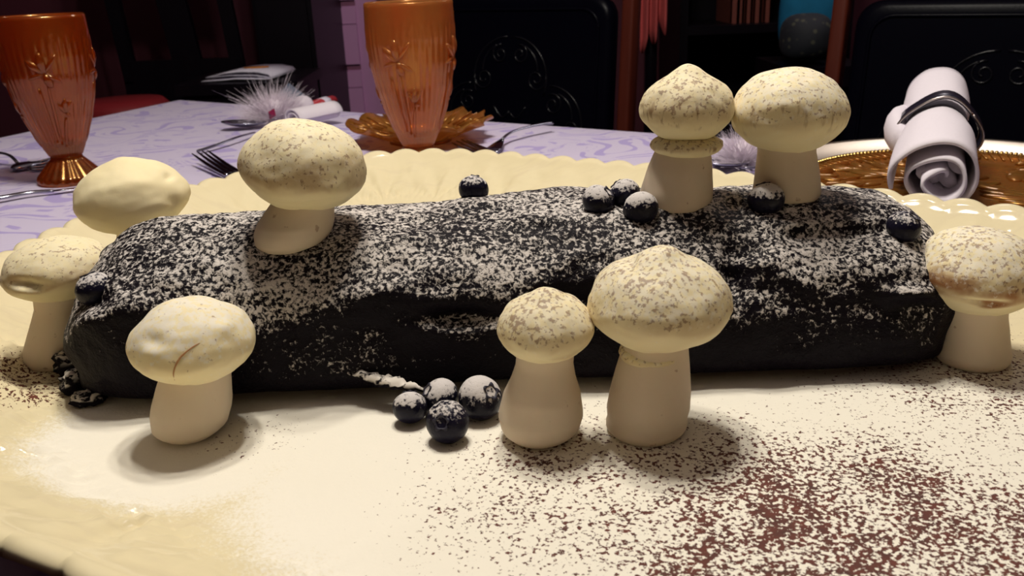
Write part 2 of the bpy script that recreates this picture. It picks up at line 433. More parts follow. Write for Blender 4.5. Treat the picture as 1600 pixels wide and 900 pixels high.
# low dark chest beyond the table, carrying the folded card
q = P(325, 122, y=1.88); q2 = P(442, 128, y=1.88)
ch_top = q.z - 0.004
chest = empty('low_chest', ((q.x+q2.x)/2, 1.95, 0), 'low black wooden chest behind the far table corner, under the white folded card', 'chest')
obj('body', box(q.x-0.03, q2.x+0.04, 1.80, 2.03, 0.05, ch_top-0.02), MAT['darkwood'], chest, smooth=False)
obj('lid', box(q.x-0.04, q2.x+0.05, 1.79, 2.04, ch_top-0.02, ch_top), MAT['darkwood'], chest, smooth=False)
for sx in (q.x-0.02, q2.x):
    for sy in (1.81, 1.98): obj('foot', box(sx, sx+0.035, sy, sy+0.035, 0, 0.05), MAT['darkwood'], chest, smooth=False)
# folded white card: two leaves, spine at the right end
cc = Vector(((q.x+q2.x)/2+0.006, 1.90, ch_top))
Lc, Wc = (q2.x-q.x)*0.48, 0.075
card = empty('folded_card', cc, 'white folded card with an orange round spot, lying on the dark chest', 'card')
Rz = Matrix.Translation(cc) @ Matrix.Rotation(math.radians(-8), 4, 'Z')
def leaf(prof, y0, y1):
    V, F = [], []
    for (x, z) in prof: V += [Vector((x, y0, z)), Vector((x, y1, z))]
    n = len(prof)
    V += [v + Vector((0, 0, 0.0014)) for v in V]
    for j in range(n-1):
        a = 2*j; b = a+2; F += [(a, b, b+1, a+1), (a+2*n, a+2*n+1, b+2*n+1, b+2*n), (a, a+2*n, b+2*n, b), (a+1, b+1, b+1+2*n, a+1+2*n)]
    F += [(0, 1, 1+2*n, 2*n), (2*n-2, 4*n-2, 4*n-1, 2*n-1)]
    return V, F
obj('lower_leaf', xf(leaf([(-Lc, 0.001), (-Lc*0.4, 0.003), (0, 0.005), (Lc*0.8, 0.003), (Lc, 0.004)], -Wc, Wc*0.8), Rz), MAT['paper'], card)
up_ = obj('upper_leaf', xf(leaf([(-Lc*0.60, 0.013), (-Lc*0.3, 0.016), (0.1*Lc, 0.018), (Lc*0.6, 0.017), (Lc*0.93, 0.012), (Lc, 0.006)], -Wc*0.95, Wc*0.9), Rz), MAT['paper'], card)
obj('middle_leaf', xf(leaf([(-Lc*0.9, 0.008), (-Lc*0.2, 0.011), (0.5*Lc, 0.010), (Lc*0.95, 0.005)], -Wc*0.9, Wc*0.85), Rz), MAT['paper'], card)
so = obj('orange_spot', xf(lathe([(0.001, 0.0006), (0.027, 0.0006), (0.027, 0.0), (0.001, 0.0)], 24), Rz @ Matrix.Translation((0.18*Lc, 0.004, 0.0196)) @ Matrix.Scale(0.8, 4, (0, 1, 0))), MAT['seal'], up_)
so['label'] = 'orange round printed spot'

# ------------------------------------------------------------------ table and cloth
A, B_, C_ = P(277, 155, 0), P(0, 213, 0), P(1000, 205, 0)
eL = (B_-A).normalized(); eR = (C_-A).normalized()
corners = [A, A + eL*0.905, A + eL*0.905 + eR*2.05, A + eR*2.05]
def slab(cs, z0, z1, inset=0.0):
    c = sum(cs, Vector())/len(cs)
    cs = [p + (c-p).normalized()*inset for p in cs]
    n = len(cs)
    V = [(p.x, p.y, z0) for p in cs] + [(p.x, p.y, z1) for p in cs]
    return V, [tuple(range(n)), tuple(range(n, 2*n))] + [(i, (i+1) % n, n+(i+1) % n, n+i) for i in range(n)]
tc = sum(corners, Vector())/4
table = empty('dining_table', (tc.x, tc.y, 0), 'dining table hidden beneath the lavender damask cloth', 'table')
obj('tabletop', slab(corners, T-0.035, T-0.003, 0.012), MAT['darkwood'], table, smooth=False)
for p in corners:
    l = p + (tc-p)*0.12
    obj('leg', lathe([(0.03, 0), (0.024, 0.05), (0.035, 0.5), (0.04, 0.62), (0.04, T-0.035)], 16, (l.x, l.y, 0)), MAT['darkwood'], table)
# cloth: flat top with a rounded fold over the edge and a short drop with soft waves
def cloth():
    V, F = [], []; ring = []
    n = 4
    for i in range(n):
        p0, p1 = corners[i], corners[(i+1) % n]
        for k in range(40): ring.append(p0.lerp(p1, k/40))
    N = len(ring)
    V.append((tc.x, tc.y, T)); prev = None
    rows = [(0.30, 0), (0.6, 0), (0.9, 0), (0.985, 0), (1.0, -0.002), (1.004, -0.010), (1.006, -0.06), (1.012, -0.14), (1.016, -0.22)]
    for (s, dz) in rows:
        for i, p in enumerate(ring):
            k = s + (0.010*math.sin(i*0.55)*(-dz/0.22) if dz < -0.02 else 0)
            q = tc + (p-tc)*k; V.append((q.x, q.y, T + dz))
    for i in range(N): F.append((0, 1+i, 1+(i+1) % N))
    for j in range(len(rows)-1):
        a = 1+j*N
        for i in range(N): F.append((a+i, a+(i+1) % N, a+N+(i+1) % N, a+N+i))
    return V, F
tag(obj('tablecloth', cloth(), MAT['cloth'], None, (tc.x, tc.y, T)), 'lavender damask tablecloth with scrolling leaves spread over the dining table', 'tablecloth')

# ------------------------------------------------------------------ chairs
nrm = Vector((-eR.y, eR.x, 0));  nrm = nrm if nrm.y > 0 else -nrm       # away from the table
def plane_hit(px, py, off):
    d = ray(px, py); A0 = A + nrm*off
    return O + d*((A0-O).dot(nrm)/d.dot(nrm))
def scroll_paths():
    """raised C-scrolls, right half, in panel units (x across from centre, z up), metres"""
    def curl(cx, cz, r, a0, turns, s):
        return [(cx + r*(1-0.80*t)*math.cos(a0+s*2*math.pi*turns*t), cz + r*(1-0.80*t)*math.sin(a0+s*2*math.pi*turns*t)) for t in [k/22 for k in range(23)]]
    paths = []
    paths.append(curl(0.018, 0.000, 0.015, math.radians(100), 1.5, -1))
    paths.append([(0.004+0.062*math.sin(a), -0.036+0.062*math.cos(a)) for a in [math.radians(d) for d in range(0, 118, 7)]])
    paths.append([(0.010+0.040*math.sin(a), -0.024+0.040*math.cos(a)) for a in [math.radians(d) for d in range(20, 95, 6)]])
    paths.append(curl(0.048, -0.036, 0.018, math.radians(20), 1.5, -1))
    paths.append(curl(0.078, -0.072, 0.017, math.radians(120), 1.5, -1))
    paths.append([(0.072+0.056*math.sin(a), -0.100+0.056*math.cos(a)) for a in [math.radians(d) for d in range(0, 112, 7)]])
    paths.append([(0.076+0.036*math.sin(a), -0.090+0.036*math.cos(a)) for a in [math.radians(d) for d in range(15, 100, 6)]])
    paths.append(curl(0.112, -0.106, 0.017, math.radians(20), 1.5, -1))
    paths.append([(0.0+0.03*k, -0.085-0.010*math.sin(k*4.0)) for k in [i/8 for i in range(9)]])
    return paths
def chair(center_top, half, lean, label, name='dining_chair'):
    """padded back panel between two posts; frame axes: x along the table edge, y away from the table"""
    base = Vector((center_top.x, center_top.y, 0))
    root = empty(name, base, label, 'chair', 'tooled leather dining chairs')
    zt = center_top.z; seat_z = 0.47
    R = frame(base, eR, nrm, Vector((0, 0, 1)))
    Lm = R @ Matrix.Translation((0, 0, seat_z)) @ Matrix.Rotation(-lean, 4, 'X')
    hb = (zt-seat_z)
    pan_h = hb - 0.06
    pm = Lm @ Matrix.Translation((0, 0, 0.06 + pan_h/2))
    pan = obj('back_panel', xf(rbox(half*2, 0.035, pan_h, 0.035, 6), pm), MAT['leather'], root)
    ins = 0.022
    def outline(w_, h_, r):
        o = []
        for cx, cz, a0 in ((w_/2-r, h_/2-r, 0), (-w_/2+r, h_/2-r, 90), (-w_/2+r, -h_/2+r, 180), (w_/2-r, -h_/2+r, 270)):
            for k in range(7):
                a = math.radians(a0+15*k); o.append(pm @ Vector((cx+r*math.cos(a), -0.0178, cz+r*math.sin(a))))
        return o + [o[0], o[1]]
    obj('piping', tube(outline(half*2-2*ins, pan_h-2*ins, 0.03), 0.0028, 6, up=nrm), MAT['leather'], pan)
    zc = pan_h/2 - 0.095
    vf = []
    for s in (1, -1):
        for pth in scroll_paths():
            vf.append(tube([pm @ Vector((s*x*1.12, -0.0175, zc + z*1.12)) for x, z in pth], 0.0019, 5, up=nrm))
    obj('scroll_relief', join(*vf), MAT['relief'], pan)
    for s in (1, -1):
        x = s*(half + 0.024)
        obj('post', xf(join(rbox(0.021, 0.030, hb+0.16, 0.006, 2)), Lm @ Matrix.Translation((x, 0.004, hb/2+0.03))), MAT['post'], root)
        obj('leg', xf(box(x-0.018, x+0.018, -0.014, 0.022, 0, seat_z-0.03), R), MAT['post'], root, smooth=False)
        obj('leg', xf(box(x-0.018, x+0.018, -0.40, -0.364, 0, seat_z-0.06), R), MAT['post'], root, smooth=False)
    obj('top_rail', xf(rbox(half*2+0.028, 0.030, 0.045, 0.008, 3), Lm @ Matrix.Translation((0, 0.004, hb+0.030))), MAT['post'], root)
    obj('seat', xf(rbox(half*2+0.05, 0.40, 0.06, 0.02, 4), R @ Matrix.Translation((0, -0.205, seat_z-0.03))), MAT['leather'], root)
    return root
OFF = 0.30
ca, cb = plane_hit(648, 30, OFF), plane_hit(945, 30, OFF)
ctop = plane_hit(797, -6, OFF)
ca.z = cb.z = 0
mid = (ca+cb)/2; half = (cb-ca).length/2
chair(Vector((mid.x, mid.y, ctop.z)), half, 0.10, 'dining chair with a black scroll-tooled leather back, behind the pale orange tumbler')
c0 = plane_hit(1318, 90, OFF); c0.z = 0
topb = plane_hit(1500, -4, OFF)
mid2 = c0 + eR*half
chair(Vector((mid2.x, mid2.y, topb.z)), half, 0.16, 'dining chair with a black scroll-tooled leather back, behind the rolled napkin')

# slatted dark chair at the far left corner
def slat_between(a, b, wdt, th=0.018):
    a, b = Vector(a), Vector(b); z = (b-a); L = z.length; z.normalize()
    x = Vector((1, 0, 0)); y = z.cross(x).normalized(); x = y.cross(z)
    return xf(box(-wdt/2, wdt/2, -th/2, th/2, 0, L), frame(a, x, y, z))
YS = 2.16
sroot_p = P(280, 150, y=YS)
sl = empty('splat_back_chair', (sroot_p.x, YS, 0), 'near-black splat-back chair in the dark behind the left table corner', 'chair')
def sp(px, py): return P(px, py, y=YS)
for name, (tx, ty), (bx, by), wd in (('post', (176, 0), (208, 130), 0.032), ('splat', (268, 0), (297, 108), 0.066), ('post', (351, 0), (372, 100), 0.032)):
    t0, b0 = sp(tx, ty), sp(bx, by)
    dv = (t0-b0); t1 = t0 + dv*1.1
    if name == 'post':
        dn = Vector((b0.x - dv.x*0.12, b0.y, 0.44)); obj('post', join(slat_between(b0, t1, wd), slat_between(dn, b0 + dv*0.02, wd)), MAT['darkwood'], sl, smooth=False)
        obj('leg', slat_between((dn.x, dn.y, 0), (dn.x, dn.y, 0.45), wd), MAT['darkwood'], sl, smooth=False)
        obj('leg', slat_between((dn.x, dn.y+0.30, 0), (dn.x, dn.y+0.30, 0.43), wd), MAT['darkwood'], sl, smooth=False)
        if tx < 200: dl = dn
        else: dr2 = dn
    else: obj('splat', slat_between(b0, t1, wd), MAT['darkwood'], sl, smooth=False)
ra, rb = sp(208, 110), sp(374, 92)
zz = (ra.z+rb.z)/2
obj('lower_rail', box(ra.x, rb.x, YS-0.014, YS+0.014, zz-0.09, zz+0.012), MAT['darkwood'], sl, smooth=False)
dv = (sp(176, 0)-sp(208, 130))*1.1; ta = sp(176, 0)+dv
dv = (sp(351, 0)-sp(372, 100))*1.1; tb_ = sp(351, 0)+dv
obj('top_rail', box(ta.x-0.03, tb_.x+0.03, YS-0.015, YS+0.015, min(ta.z, tb_.z)-0.05, max(ta.z, tb_.z)+0.02), MAT['darkwood'], sl, smooth=False)
obj('seat', box(dl.x-0.03, dr2.x+0.012, YS-0.02, YS+0.34, 0.42, 0.46), MAT['darkwood'], sl, smooth=False)
# red-topped stool just past the left edge of the table
q = P(186, 158, y=1.70); q2 = P(234, 165, y=1.70)
st_ = empty('stool', ((q.x+q2.x)/2, 1.72, 0), 'stool with a dark red padded top, just past the left corner of the table', 'stool')
xc, rr_ = (q.x+q2.x)/2 - 0.03, 0.085
obj('seat', lathe([(0.01, q.z-0.05), (rr_-0.01, q.z-0.05), (rr_, q.z-0.035), (rr_, q.z-0.012), (rr_-0.012, q.z), (0.01, q.z)], 40, (xc, 1.72, 0)), MAT['redseat'], st_)
for k in range(4):
    a = k*math.pi/2+0.4
    obj('leg', tube([(xc+0.10*math.cos(a), 1.72+0.10*math.sin(a), 0), (xc+0.055*math.cos(a), 1.72+0.055*math.sin(a), q.z-0.05)], 0.013, 10), MAT['darkwood'], st_)

# shelf unit in the dark between the two leather chairs
yb = 2.30
x0, x1 = P(1062, 60, y=yb).x, P(1330, 60, y=yb).x
zs = P(1180, 36, y=yb+0.05).z
shelf = empty('bookshelf', ((x0+x1)/2, yb+0.15, 0), 'dark open bookshelf against the back wall between the two leather chairs', 'bookshelf')
for sx in (x0, x1-0.02): obj('side_panel', box(sx, sx+0.02, yb, yb+0.3, 0, 1.5), MAT['darkwood'], shelf, smooth=False)
obj('back_board', box(x0+0.02, x1-0.02, yb+0.28, yb+0.3, 0, 1.5), MAT['darkwood'], shelf, smooth=False)
for z in (0.10, zs-0.36, zs-0.02, zs+0.33, 1.48): obj('shelf', box(x0+0.02, x1-0.02, yb, yb+0.28, z, z+0.02), MAT['darkwood'], shelf, smooth=False)
random.seed(5)
bxp = [(1142, 13, 0.17), (1154, 9, 0.15), (1165, 11, 0.18), (1178, 12, 0.16), (1194, 12, 0.19)]
lab = ['slim russet book at the left end of the shelf row', 'narrow short russet book, second from the left end of the shelf row', 'russet book in the middle of the shelf row',
       'russet book, second from the right end of the shelf row', 'tall brighter russet book at the right end of the shelf row']
for (bp, wd, hh), l in zip(bxp, lab):
    a, b = P(bp, 20, y=yb+0.06).x, P(bp+wd-2, 20, y=yb+0.06).x
    bk = empty('book', ((a+b)/2, yb+0.12, zs), l, 'book', 'books on the dark shelf')
    obj('cover', join(box(a, a+0.003, yb+0.06, yb+0.22, zs, zs+hh), box(b-0.003, b, yb+0.06, yb+0.22, zs, zs+hh), box(a, b, yb+0.06, yb+0.064, zs, zs+hh)), MAT['spine'], bk, smooth=False)
    obj('pages', box(a+0.003, b-0.003, yb+0.064, yb+0.215, zs+0.003, zs+hh-0.004), MAT['paper'], bk, smooth=False)
# blue cushion and dark patterned cushion in the gap to the right of the shelf
yc_ = 1.95
def cushion(name, px0, py0, px1, py1, y, m, label):
    a, b = P(px0, py0, y=y), P(px1, py1, y=y)
    cx, cz = (a.x+b.x)/2, (a.z+b.z)/2; rx, rz = abs(b.x-a.x)/2, abs(a.z-b.z)/2
    def f(v): return 1.0
    V, F = ellipsoid((0, 0, 0), 1, 1, 1, 28, 16)
    W = []
    for v in V:
        s = (abs(v.x)**3 + abs(v.z)**3 + 1e-6)**(-1/3)*math.hypot(v.x, v.z)
        W.append(Vector((cx + v.x*rx*min(s, 1.3), y + v.y*0.06, cz + v.z*rz*min(s, 1.3))))
    return tag(obj(name, (W, F), m, None, (cx, y, cz-rz)), label, 'cushion')
# an armless bench carries both cushions
q = P(1250, 92, y=yc_)
bench = empty('bench', (q.x, yc_, 0), 'dark low bench under the cushions, beside the bookshelf', 'bench')
bz = P(1250, 96, y=yc_).z
bx0, bx1 = P(1205, 90, y=yc_).x, P(1330, 90, y=yc_).x
obj('seat_board', box(bx0, bx1, yc_-0.12, yc_+0.12, bz-0.04, bz), MAT['darkwood'], bench, smooth=False)
for sx in (bx0+0.01, bx1-0.04):
    for sy in (yc_-0.11, yc_+0.08): obj('leg', box(sx, sx+0.03, sy, sy+0.03, 0, bz-0.04), MAT['darkwood'], bench, smooth=False)
mp = M('dark_dotted_cloth'); co = mp.obco()
v = mp.t.nodes.new('ShaderNodeTexVoronoi'); mp.put(v.inputs['Vector'], co); v.inputs['Scale'].default_value = 55
mp.set(Base_Color=mp.mix(mp.step(v.outputs['Distance'], 0.30, 0.15), (0.006, 0.008, 0.014), (0.05, 0.05, 0.035)), Roughness=0.8)
cushion('cushion', 1222, 22, 1296, 94, yc_-0.045, mp.m, 'dark dotted cushion leaning in front of the blue cushion')
cushion('cushion', 1222, -40, 1312, 92, yc_+0.07, MAT['bluecloth'], 'bright blue cushion behind the dark dotted cushion')

# red drape hanging on a hook from the wall
yd = 2.02
def drape():
    V, F = [], []; nx, nz = 40, 20
    xa, xb = P(1001, 40, y=yd).x, P(1043, 40, y=yd).x
    zt = 1.45
    for j in range(nz+1):
        for i in range(nx+1):
            u = i/nx; t = j/nz
            zb = P(1001 + 42*u, 74 - 38*u + 14*math.sin(u*16), y=yd).z
            V.append((xa + (xb-xa)*u, yd + 0.014*math.sin(u*19+0.5) + 0.004*math.sin(t*6), zt + (zb-zt)*t))
    for j in range(nz):
        for i in range(nx):
            a = j*(nx+1)+i; F.append((a, a+1, a+nx+2, a+nx+1))
    n = len(V); V2 = V + [(x, y+0.004, z) for x, y, z in V]
    F2 = F + [tuple(k+n for k in reversed(f)) for f in F]
    for i in range(nx): F2 += [(i, i+1, i+1+n, i+n), (nz*(nx+1)+i, nz*(nx+1)+i+1, nz*(nx+1)+i+1+n, nz*(nx+1)+i+n)]
    for j in range(nz): F2 += [(j*(nx+1), (j+1)*(nx+1), (j+1)*(nx+1)+n, j*(nx+1)+n), (j*(nx+1)+nx, (j+1)*(nx+1)+nx, (j+1)*(nx+1)+nx+n, j*(nx+1)+nx+n)]
    return V2, F2
xm = P(1022, 40, y=yd).x
stand = empty('coat_stand', (xm, yd+0.035, 0), 'dark coat stand carrying the red drape between the leather chairs', 'coat stand')
obj('pole', lathe([(0.014, 0.02), (0.014, 1.55)], 12, (xm, yd+0.04, 0)), MAT['darkwood'], stand)
obj('base', lathe([(0.12, 0), (0.12, 0.015), (0.02, 0.03)], 24, (xm, yd+0.04, 0)), MAT['darkwood'], stand)
obj('arm', tube([(xm-0.035, yd+0.006, 1.452), (xm, yd+0.03, 1.465), (xm+0.035, yd+0.006, 1.452)], 0.008, 8), MAT['darkwood'], stand)
tag(obj('red_drape', drape(), MAT['redcloth'], None, (xm, yd, 1.45)), 'dusty red folds of hanging cloth beside the mahogany chair post', 'drape')

# ------------------------------------------------------------------ platter
OUT2 = [(-.13,.212),(-.02,.145),(.1,.085),(.23,.06),(.37,.10),(.45,.2),(.465,.32),(.41,.44),(.318,.533),(.272,.574),(.163,.668),(.047,.744),
        (-.03,.790),(-.10,.802),(-.17,.776),(-.239,.711),(-.290,.62),(-.308,.51),(-.288,.39),(-.235,.295),(-.165,.232)]
def resample(pts, n):
    L = [0]
    for i in range(len(pts)): L.append(L[-1] + (pts[(i+1) % len(pts)]-pts[i]).length)
    out = []; j = 0
    for k in range(n):
        s = L[-1]*k/n
        while L[j+1] < s: j += 1
        t = (s-L[j])/(L[j+1]-L[j]); out.append(pts[j].lerp(pts[(j+1) % len(pts)], t))
    return out, L[-1]
NS, NSC = 1080, 90
outl, per = resample(spline([(x, y, 0) for x, y in OUT2], 24, True), NS)
nor = []
for i in range(NS):
    t = outl[(i+6) % NS]-outl[i-6]; t.normalize(); nor.append(Vector((-t.y, t.x, 0)))
pc = Vector((0.07, 0.43, 0))
if (pc-outl[0]).dot(nor[0]) < 0: nor = [-n for n in nor]
def platter():
    V, F = [], []
    top = [(0.0, .0385), (.0015, .0412), (.004, .0424), (.007, .0418), (.0095, .0395), (.012, .0365)]
    for k in range(1, 17):
        d = .012 + .053*k/16; t = (d-.012)/.053
        top.append((d, .0122 + (.0365-.0122)*max(0.0, 1-t)**1.6))
    bot = [(.075, 0.0), (.060, .004), (.035, .017), (.012, .031), (.003, .0365)]
    rows = 0
    def row(d, z, rel):
        nonlocal rows
        for i in range(NS):
            s = i/NS*NSC; dd = d; zz = z
            p0 = outl[i] + nor[i]*d
            if rel:
                ph = s + d*22
                lip = math.exp(-(d/.016)**2)
                sc = abs(math.sin(math.pi*ph))**0.7
                dd = d - 0.0036*sc*lip; zz = z + 0.0038*(sc-0.62)*lip
                win = sm(.014, .022, d)*sm(.066, .050, d)
                cell = (s/3.0) % 1.0 - 0.5                      # leaf fans, one every three scallops
                rr = math.hypot(cell*0.066, d-.060)
                fan = 0.5+0.5*math.sin(rr*900); rays = 0.5+0.5*math.cos(math.atan2(cell*0.066, .064-d)*9)
                zz += win*(0.0019*fan*sm(.045, .02, rr) + 0.0030*rays - 0.0016)
                zz += (0.0012*noise.noise(Vector((p0.x*95, p0.y*95, 3))) + 0.0014*noise.noise(Vector((p0.x*190, p0.y*190, 8))))*win
            p = outl[i] + nor[i]*dd
            V.append((p.x, p.y, T + zz))
        rows += 1
    for d, z in bot: row(d, z, False)
    for d, z in top: row(d, z, True)
    inner = [outl[i] + nor[i]*.065 for i in range(NS)]
    for k in (0.85, 0.65, 0.4, 0.15):
        for i in range(NS):
            p = pc + (inner[i]-pc)*k; V.append((p.x, p.y, T + 0.012))
        rows += 1
    for j in range(rows-1):
        for i in range(NS): F.append((j*NS+i, j*NS+(i+1) % NS, (j+1)*NS+(i+1) % NS, (j+1)*NS+i))
    V.append((pc.x, pc.y, T + .012)); c = len(V)-1
    for i in range(NS): F.append(((rows-1)*NS+i, (rows-1)*NS+(i+1) % NS, c))
    V.append((pc.x, pc.y, T)); c = len(V)-1
    for i in range(NS): F.append((i, (i+1) % NS, c))
    return V, F
pvf = platter()
plat = tag(obj('serving_platter', pvf, MAT['platter'], None, (pc.x, pc.y, T)),
           'large cream glazed platter with scalloped embossed rim, dusted with icing sugar and cocoa', 'platter')
PB = BVHTree.FromPolygons([Vector(v) for v in pvf[0]], pvf[1])
def on_platter(px, py):
    h = PB.ray_cast(O, ray(px, py).normalized()); return h[0]

# ------------------------------------------------------------------ the yule log
LZ = T + 0.0121
def log_mesh():
    """log along x; rows of cross-sections, rounded ragged ends"""
    NU, NV = 300, 150
    x0, x1 = -0.210, 0.208
    rows = []
    dents = []      # filled later: (u, v, radius_m, depth)
    for j in range(NU+1):
        t = j/NU
        e = (2*t-1); tt = 0.5 + 0.5*math.copysign(abs(e)**0.85, e)
        x = x0 + (x1-x0)*tt
        # end rounding
        dl = (x-x0)/0.052; dr_ = (x1-x)/0.045
        s = 1.0
        if dl < 1: s = min(s, max(0.0, 1-(1-dl)**2.3)**0.5)
        if dr_ < 1: s = min(s, max(0.0, 1-(1-dr_)**2.6)**0.45)
        s = max(s, 0.0)
        hw = 0.0585*(0.30+0.70*s) if 0 < t < 1 else 0.002
        hh = 0.0745*(0.42+0.58*s) if 0 < t < 1 else 0.002
        cy = 0.4255 - 0.005*sm(0.02, -0.2, x)
        hh *= 1 + 0.025*math.sin(x*22+1.0)
        row = []
        for i in range(NV):
            a = 2*math.pi*i/NV
            ca_, sa = math.cos(a), math.sin(a)
            ze = hh*0.42                                    # height of the widest line
            if sa >= 0: y = math.copysign(abs(ca_)**(2/1.95), ca_)*hw; z = ze + abs(sa)**(2/1.95)*(hh-ze)
            else: y = math.copysign(abs(ca_)**(2/6.0), ca_)*hw; z = ze - abs(sa)**(2/6.0)*ze
            cz = LZ if 0 < t < 1 else LZ + 0.018
            row.append(Vector((x, cy+y, cz+z)))
        rows.append(row)
    V = []
    for row in rows:
        c = sum(row, Vector())/len(row)
        for p in row:
            d = Vector((0, p.y-c.y, p.z-c.z))
            if d.length > 1e-6: d.normalize()
            q = p*1.0
            n1 = noise.fractal(Vector((q.x*16, q.y*26, q.z*26)), 1.0, 2.0, 4)
            n2 = noise.fractal(Vector((q.x*70, q.y*110, q.z*110)), 1.0, 2.0, 3)
            n3 = noise.ridged_multi_fractal(Vector((q.x*22+5, q.y*45, q.z*45)), 1.0, 2.0, 2, 1.0, 2.0) - 1.0
            am = sm(0.002, 0.02, p.z-LZ)
            q += d*(0.0042*n1 + 0.0011*n2 - 0.0009*n3)*(0.25+0.75*am)
            ex = min(abs(q.x-x0), abs(x1-q.x))
            if ex < 0.02: q.x += 0.006*noise.noise(Vector((q.y*45, q.z*45, x0)))*(1 if q.x > 0 else -1)*1.0
            q.z = max(q.z, LZ - 0.0003)
            V.append(q)
    F = []
    for j in range(NU):
        for i in range(NV): F.append((j*NV+i, j*NV+(i+1) % NV, (j+1)*NV+(i+1) % NV, (j+1)*NV+i))
    F.append(tuple(range(NV))); F.append(tuple(range(NU*NV, (NU+1)*NV)))
    return V, F
lv, lf = log_mesh()
def log_bvh(): return BVHTree.FromPolygons(lv, lf)
LB = log_bvh()
# hollows, cracks and lumps: (pixel, reach along the view's right and up in metres, depth; + is a lump)
feats = [((722, 497), 0.014, 0.0035, -0.0080), ((690, 488), 0.008, 0.003, -0.004), ((720, 513), 0.020, 0.0035, 0.0045), ((660, 505), 0.012, 0.004, 0.003),
         ((1148, 430), 0.0045, 0.014, -0.0075), ((1165, 395), 0.009, 0.004, -0.006), ((1172, 404), 0.010, 0.004, 0.003),
         ((1250, 368), 0.008, 0.003, -0.002), ((1248, 356), 0.008, 0.003, 0.004), ((1330, 350), 0.012, 0.003, 0.003), ((1345, 362), 0.012, 0.003, -0.003),
         ((838, 344), 0.018, 0.003, 0.002), ((850, 352), 0.014, 0.0022, -0.0014), ((900, 465), 0.016, 0.005, -0.005),
         ((1425, 462), 0.010, 0.004, 0.006), ((1420, 505), 0.014, 0.004, 0.005), ((1400, 525), 0.010, 0.004, 0.004), ((1440, 490), 0.010, 0.006, -0.006),
         ((150, 470), 0.010, 0.005, -0.005), ((150, 500), 0.012, 0.008, 0.006), ((190, 480), 0.008, 0.006, 0.003), ((120, 600), 0.016, 0.010, 0.008), ((200, 350), 0.02, 0.008, 0.003),
         ((1010, 360), 0.03, 0.01, -0.0025), ((560, 470), 0.03, 0.012, 0.003)]
cr = Vector((1, 0, 0)); cu = Vector((0, 0.35, 0.94))
for (px, py), ra_, rb_, dep in feats:
    h = LB.ray_cast(O, ray(px, py).normalized())
    if h[0] is None: continue
    n_ = h[1] if h[1].dot(ray(px, py)) < 0 else -h[1]
    for v in lv:
        dv = v - h[0]
        if dv.length < 0.07:
            k = (dv.dot(cr)/ra_)**2 + (dv.dot(cu)/rb_)**2 + (dv.dot(n_)/0.02)**2
            if k < 6: v += n_*dep*math.exp(-k)
for v in lv: v.z = max(v.z, LZ - 0.0003)
LB = log_bvh()
logroot = empty('yule_log', (0, 0.4275, LZ), 'dark chocolate yule log cake dusted with icing sugar, lying across the cream platter', 'cake')
obj('cake_body', (lv, lf), MAT['log'], logroot)
def lump(c, rx, ry, rz, seed, amt=0.5, rot=0.0):
    def f(v): return 1 + amt*noise.fractal(v*2.2 + Vector((seed*7.1, seed*3.3, seed)), 1.0, 2.0, 3)
    vf = ellipsoid((0, 0, 0), rx, ry, rz, 26, 16, f)
    return xf(vf, Matrix.Translation(c) @ Matrix.Rotation(rot, 4, 'Y'))
# ragged frosting flakes at the left foot of the log and the sliver at its front
for px, py, y, rx, rz, sd in ((117, 588, 0.405, 0.0085, 0.008, 1), (140, 630, 0.374, 0.0075, 0.0035, 2), (125, 612, 0.388, 0.008, 0.006, 3)):
    c = P(px, py, y=y); c.z = max(c.z, LZ + rz*0.75)
    obj('frosting_flake', lump(c, rx, rx*0.9, rz, sd, 0.38), mat_sliver(0.25, 0.85, 0.45), logroot)
a_, b_ = P(545, 582, y=0.3655), P(662, 608, y=0.352)
pts = [a_.lerp(b_, k/24) for k in range(25)]
vf = tube(pts, [(0.0006+0.0046*math.sin(math.pi*min(1, (k+1)/26))**0.7)*(0.75+0.45*noise.noise(Vector((k*0.7, 3, 1)))) for k in range(25)], 14, 0.55)
vf = ([Vector(v) + Vector((0, 0, 1))*0.0016*noise.noise(Vector(v)*330) + Vector((0, 0.0014*noise.noise(Vector(v)*300 + Vector((9, 0, 0))), 0)) for v in vf[0]], vf[1])
obj('frosting_ridge', vf, mat_sliver(), logroot)['label'] = 'sugar-white sliver of frosting'

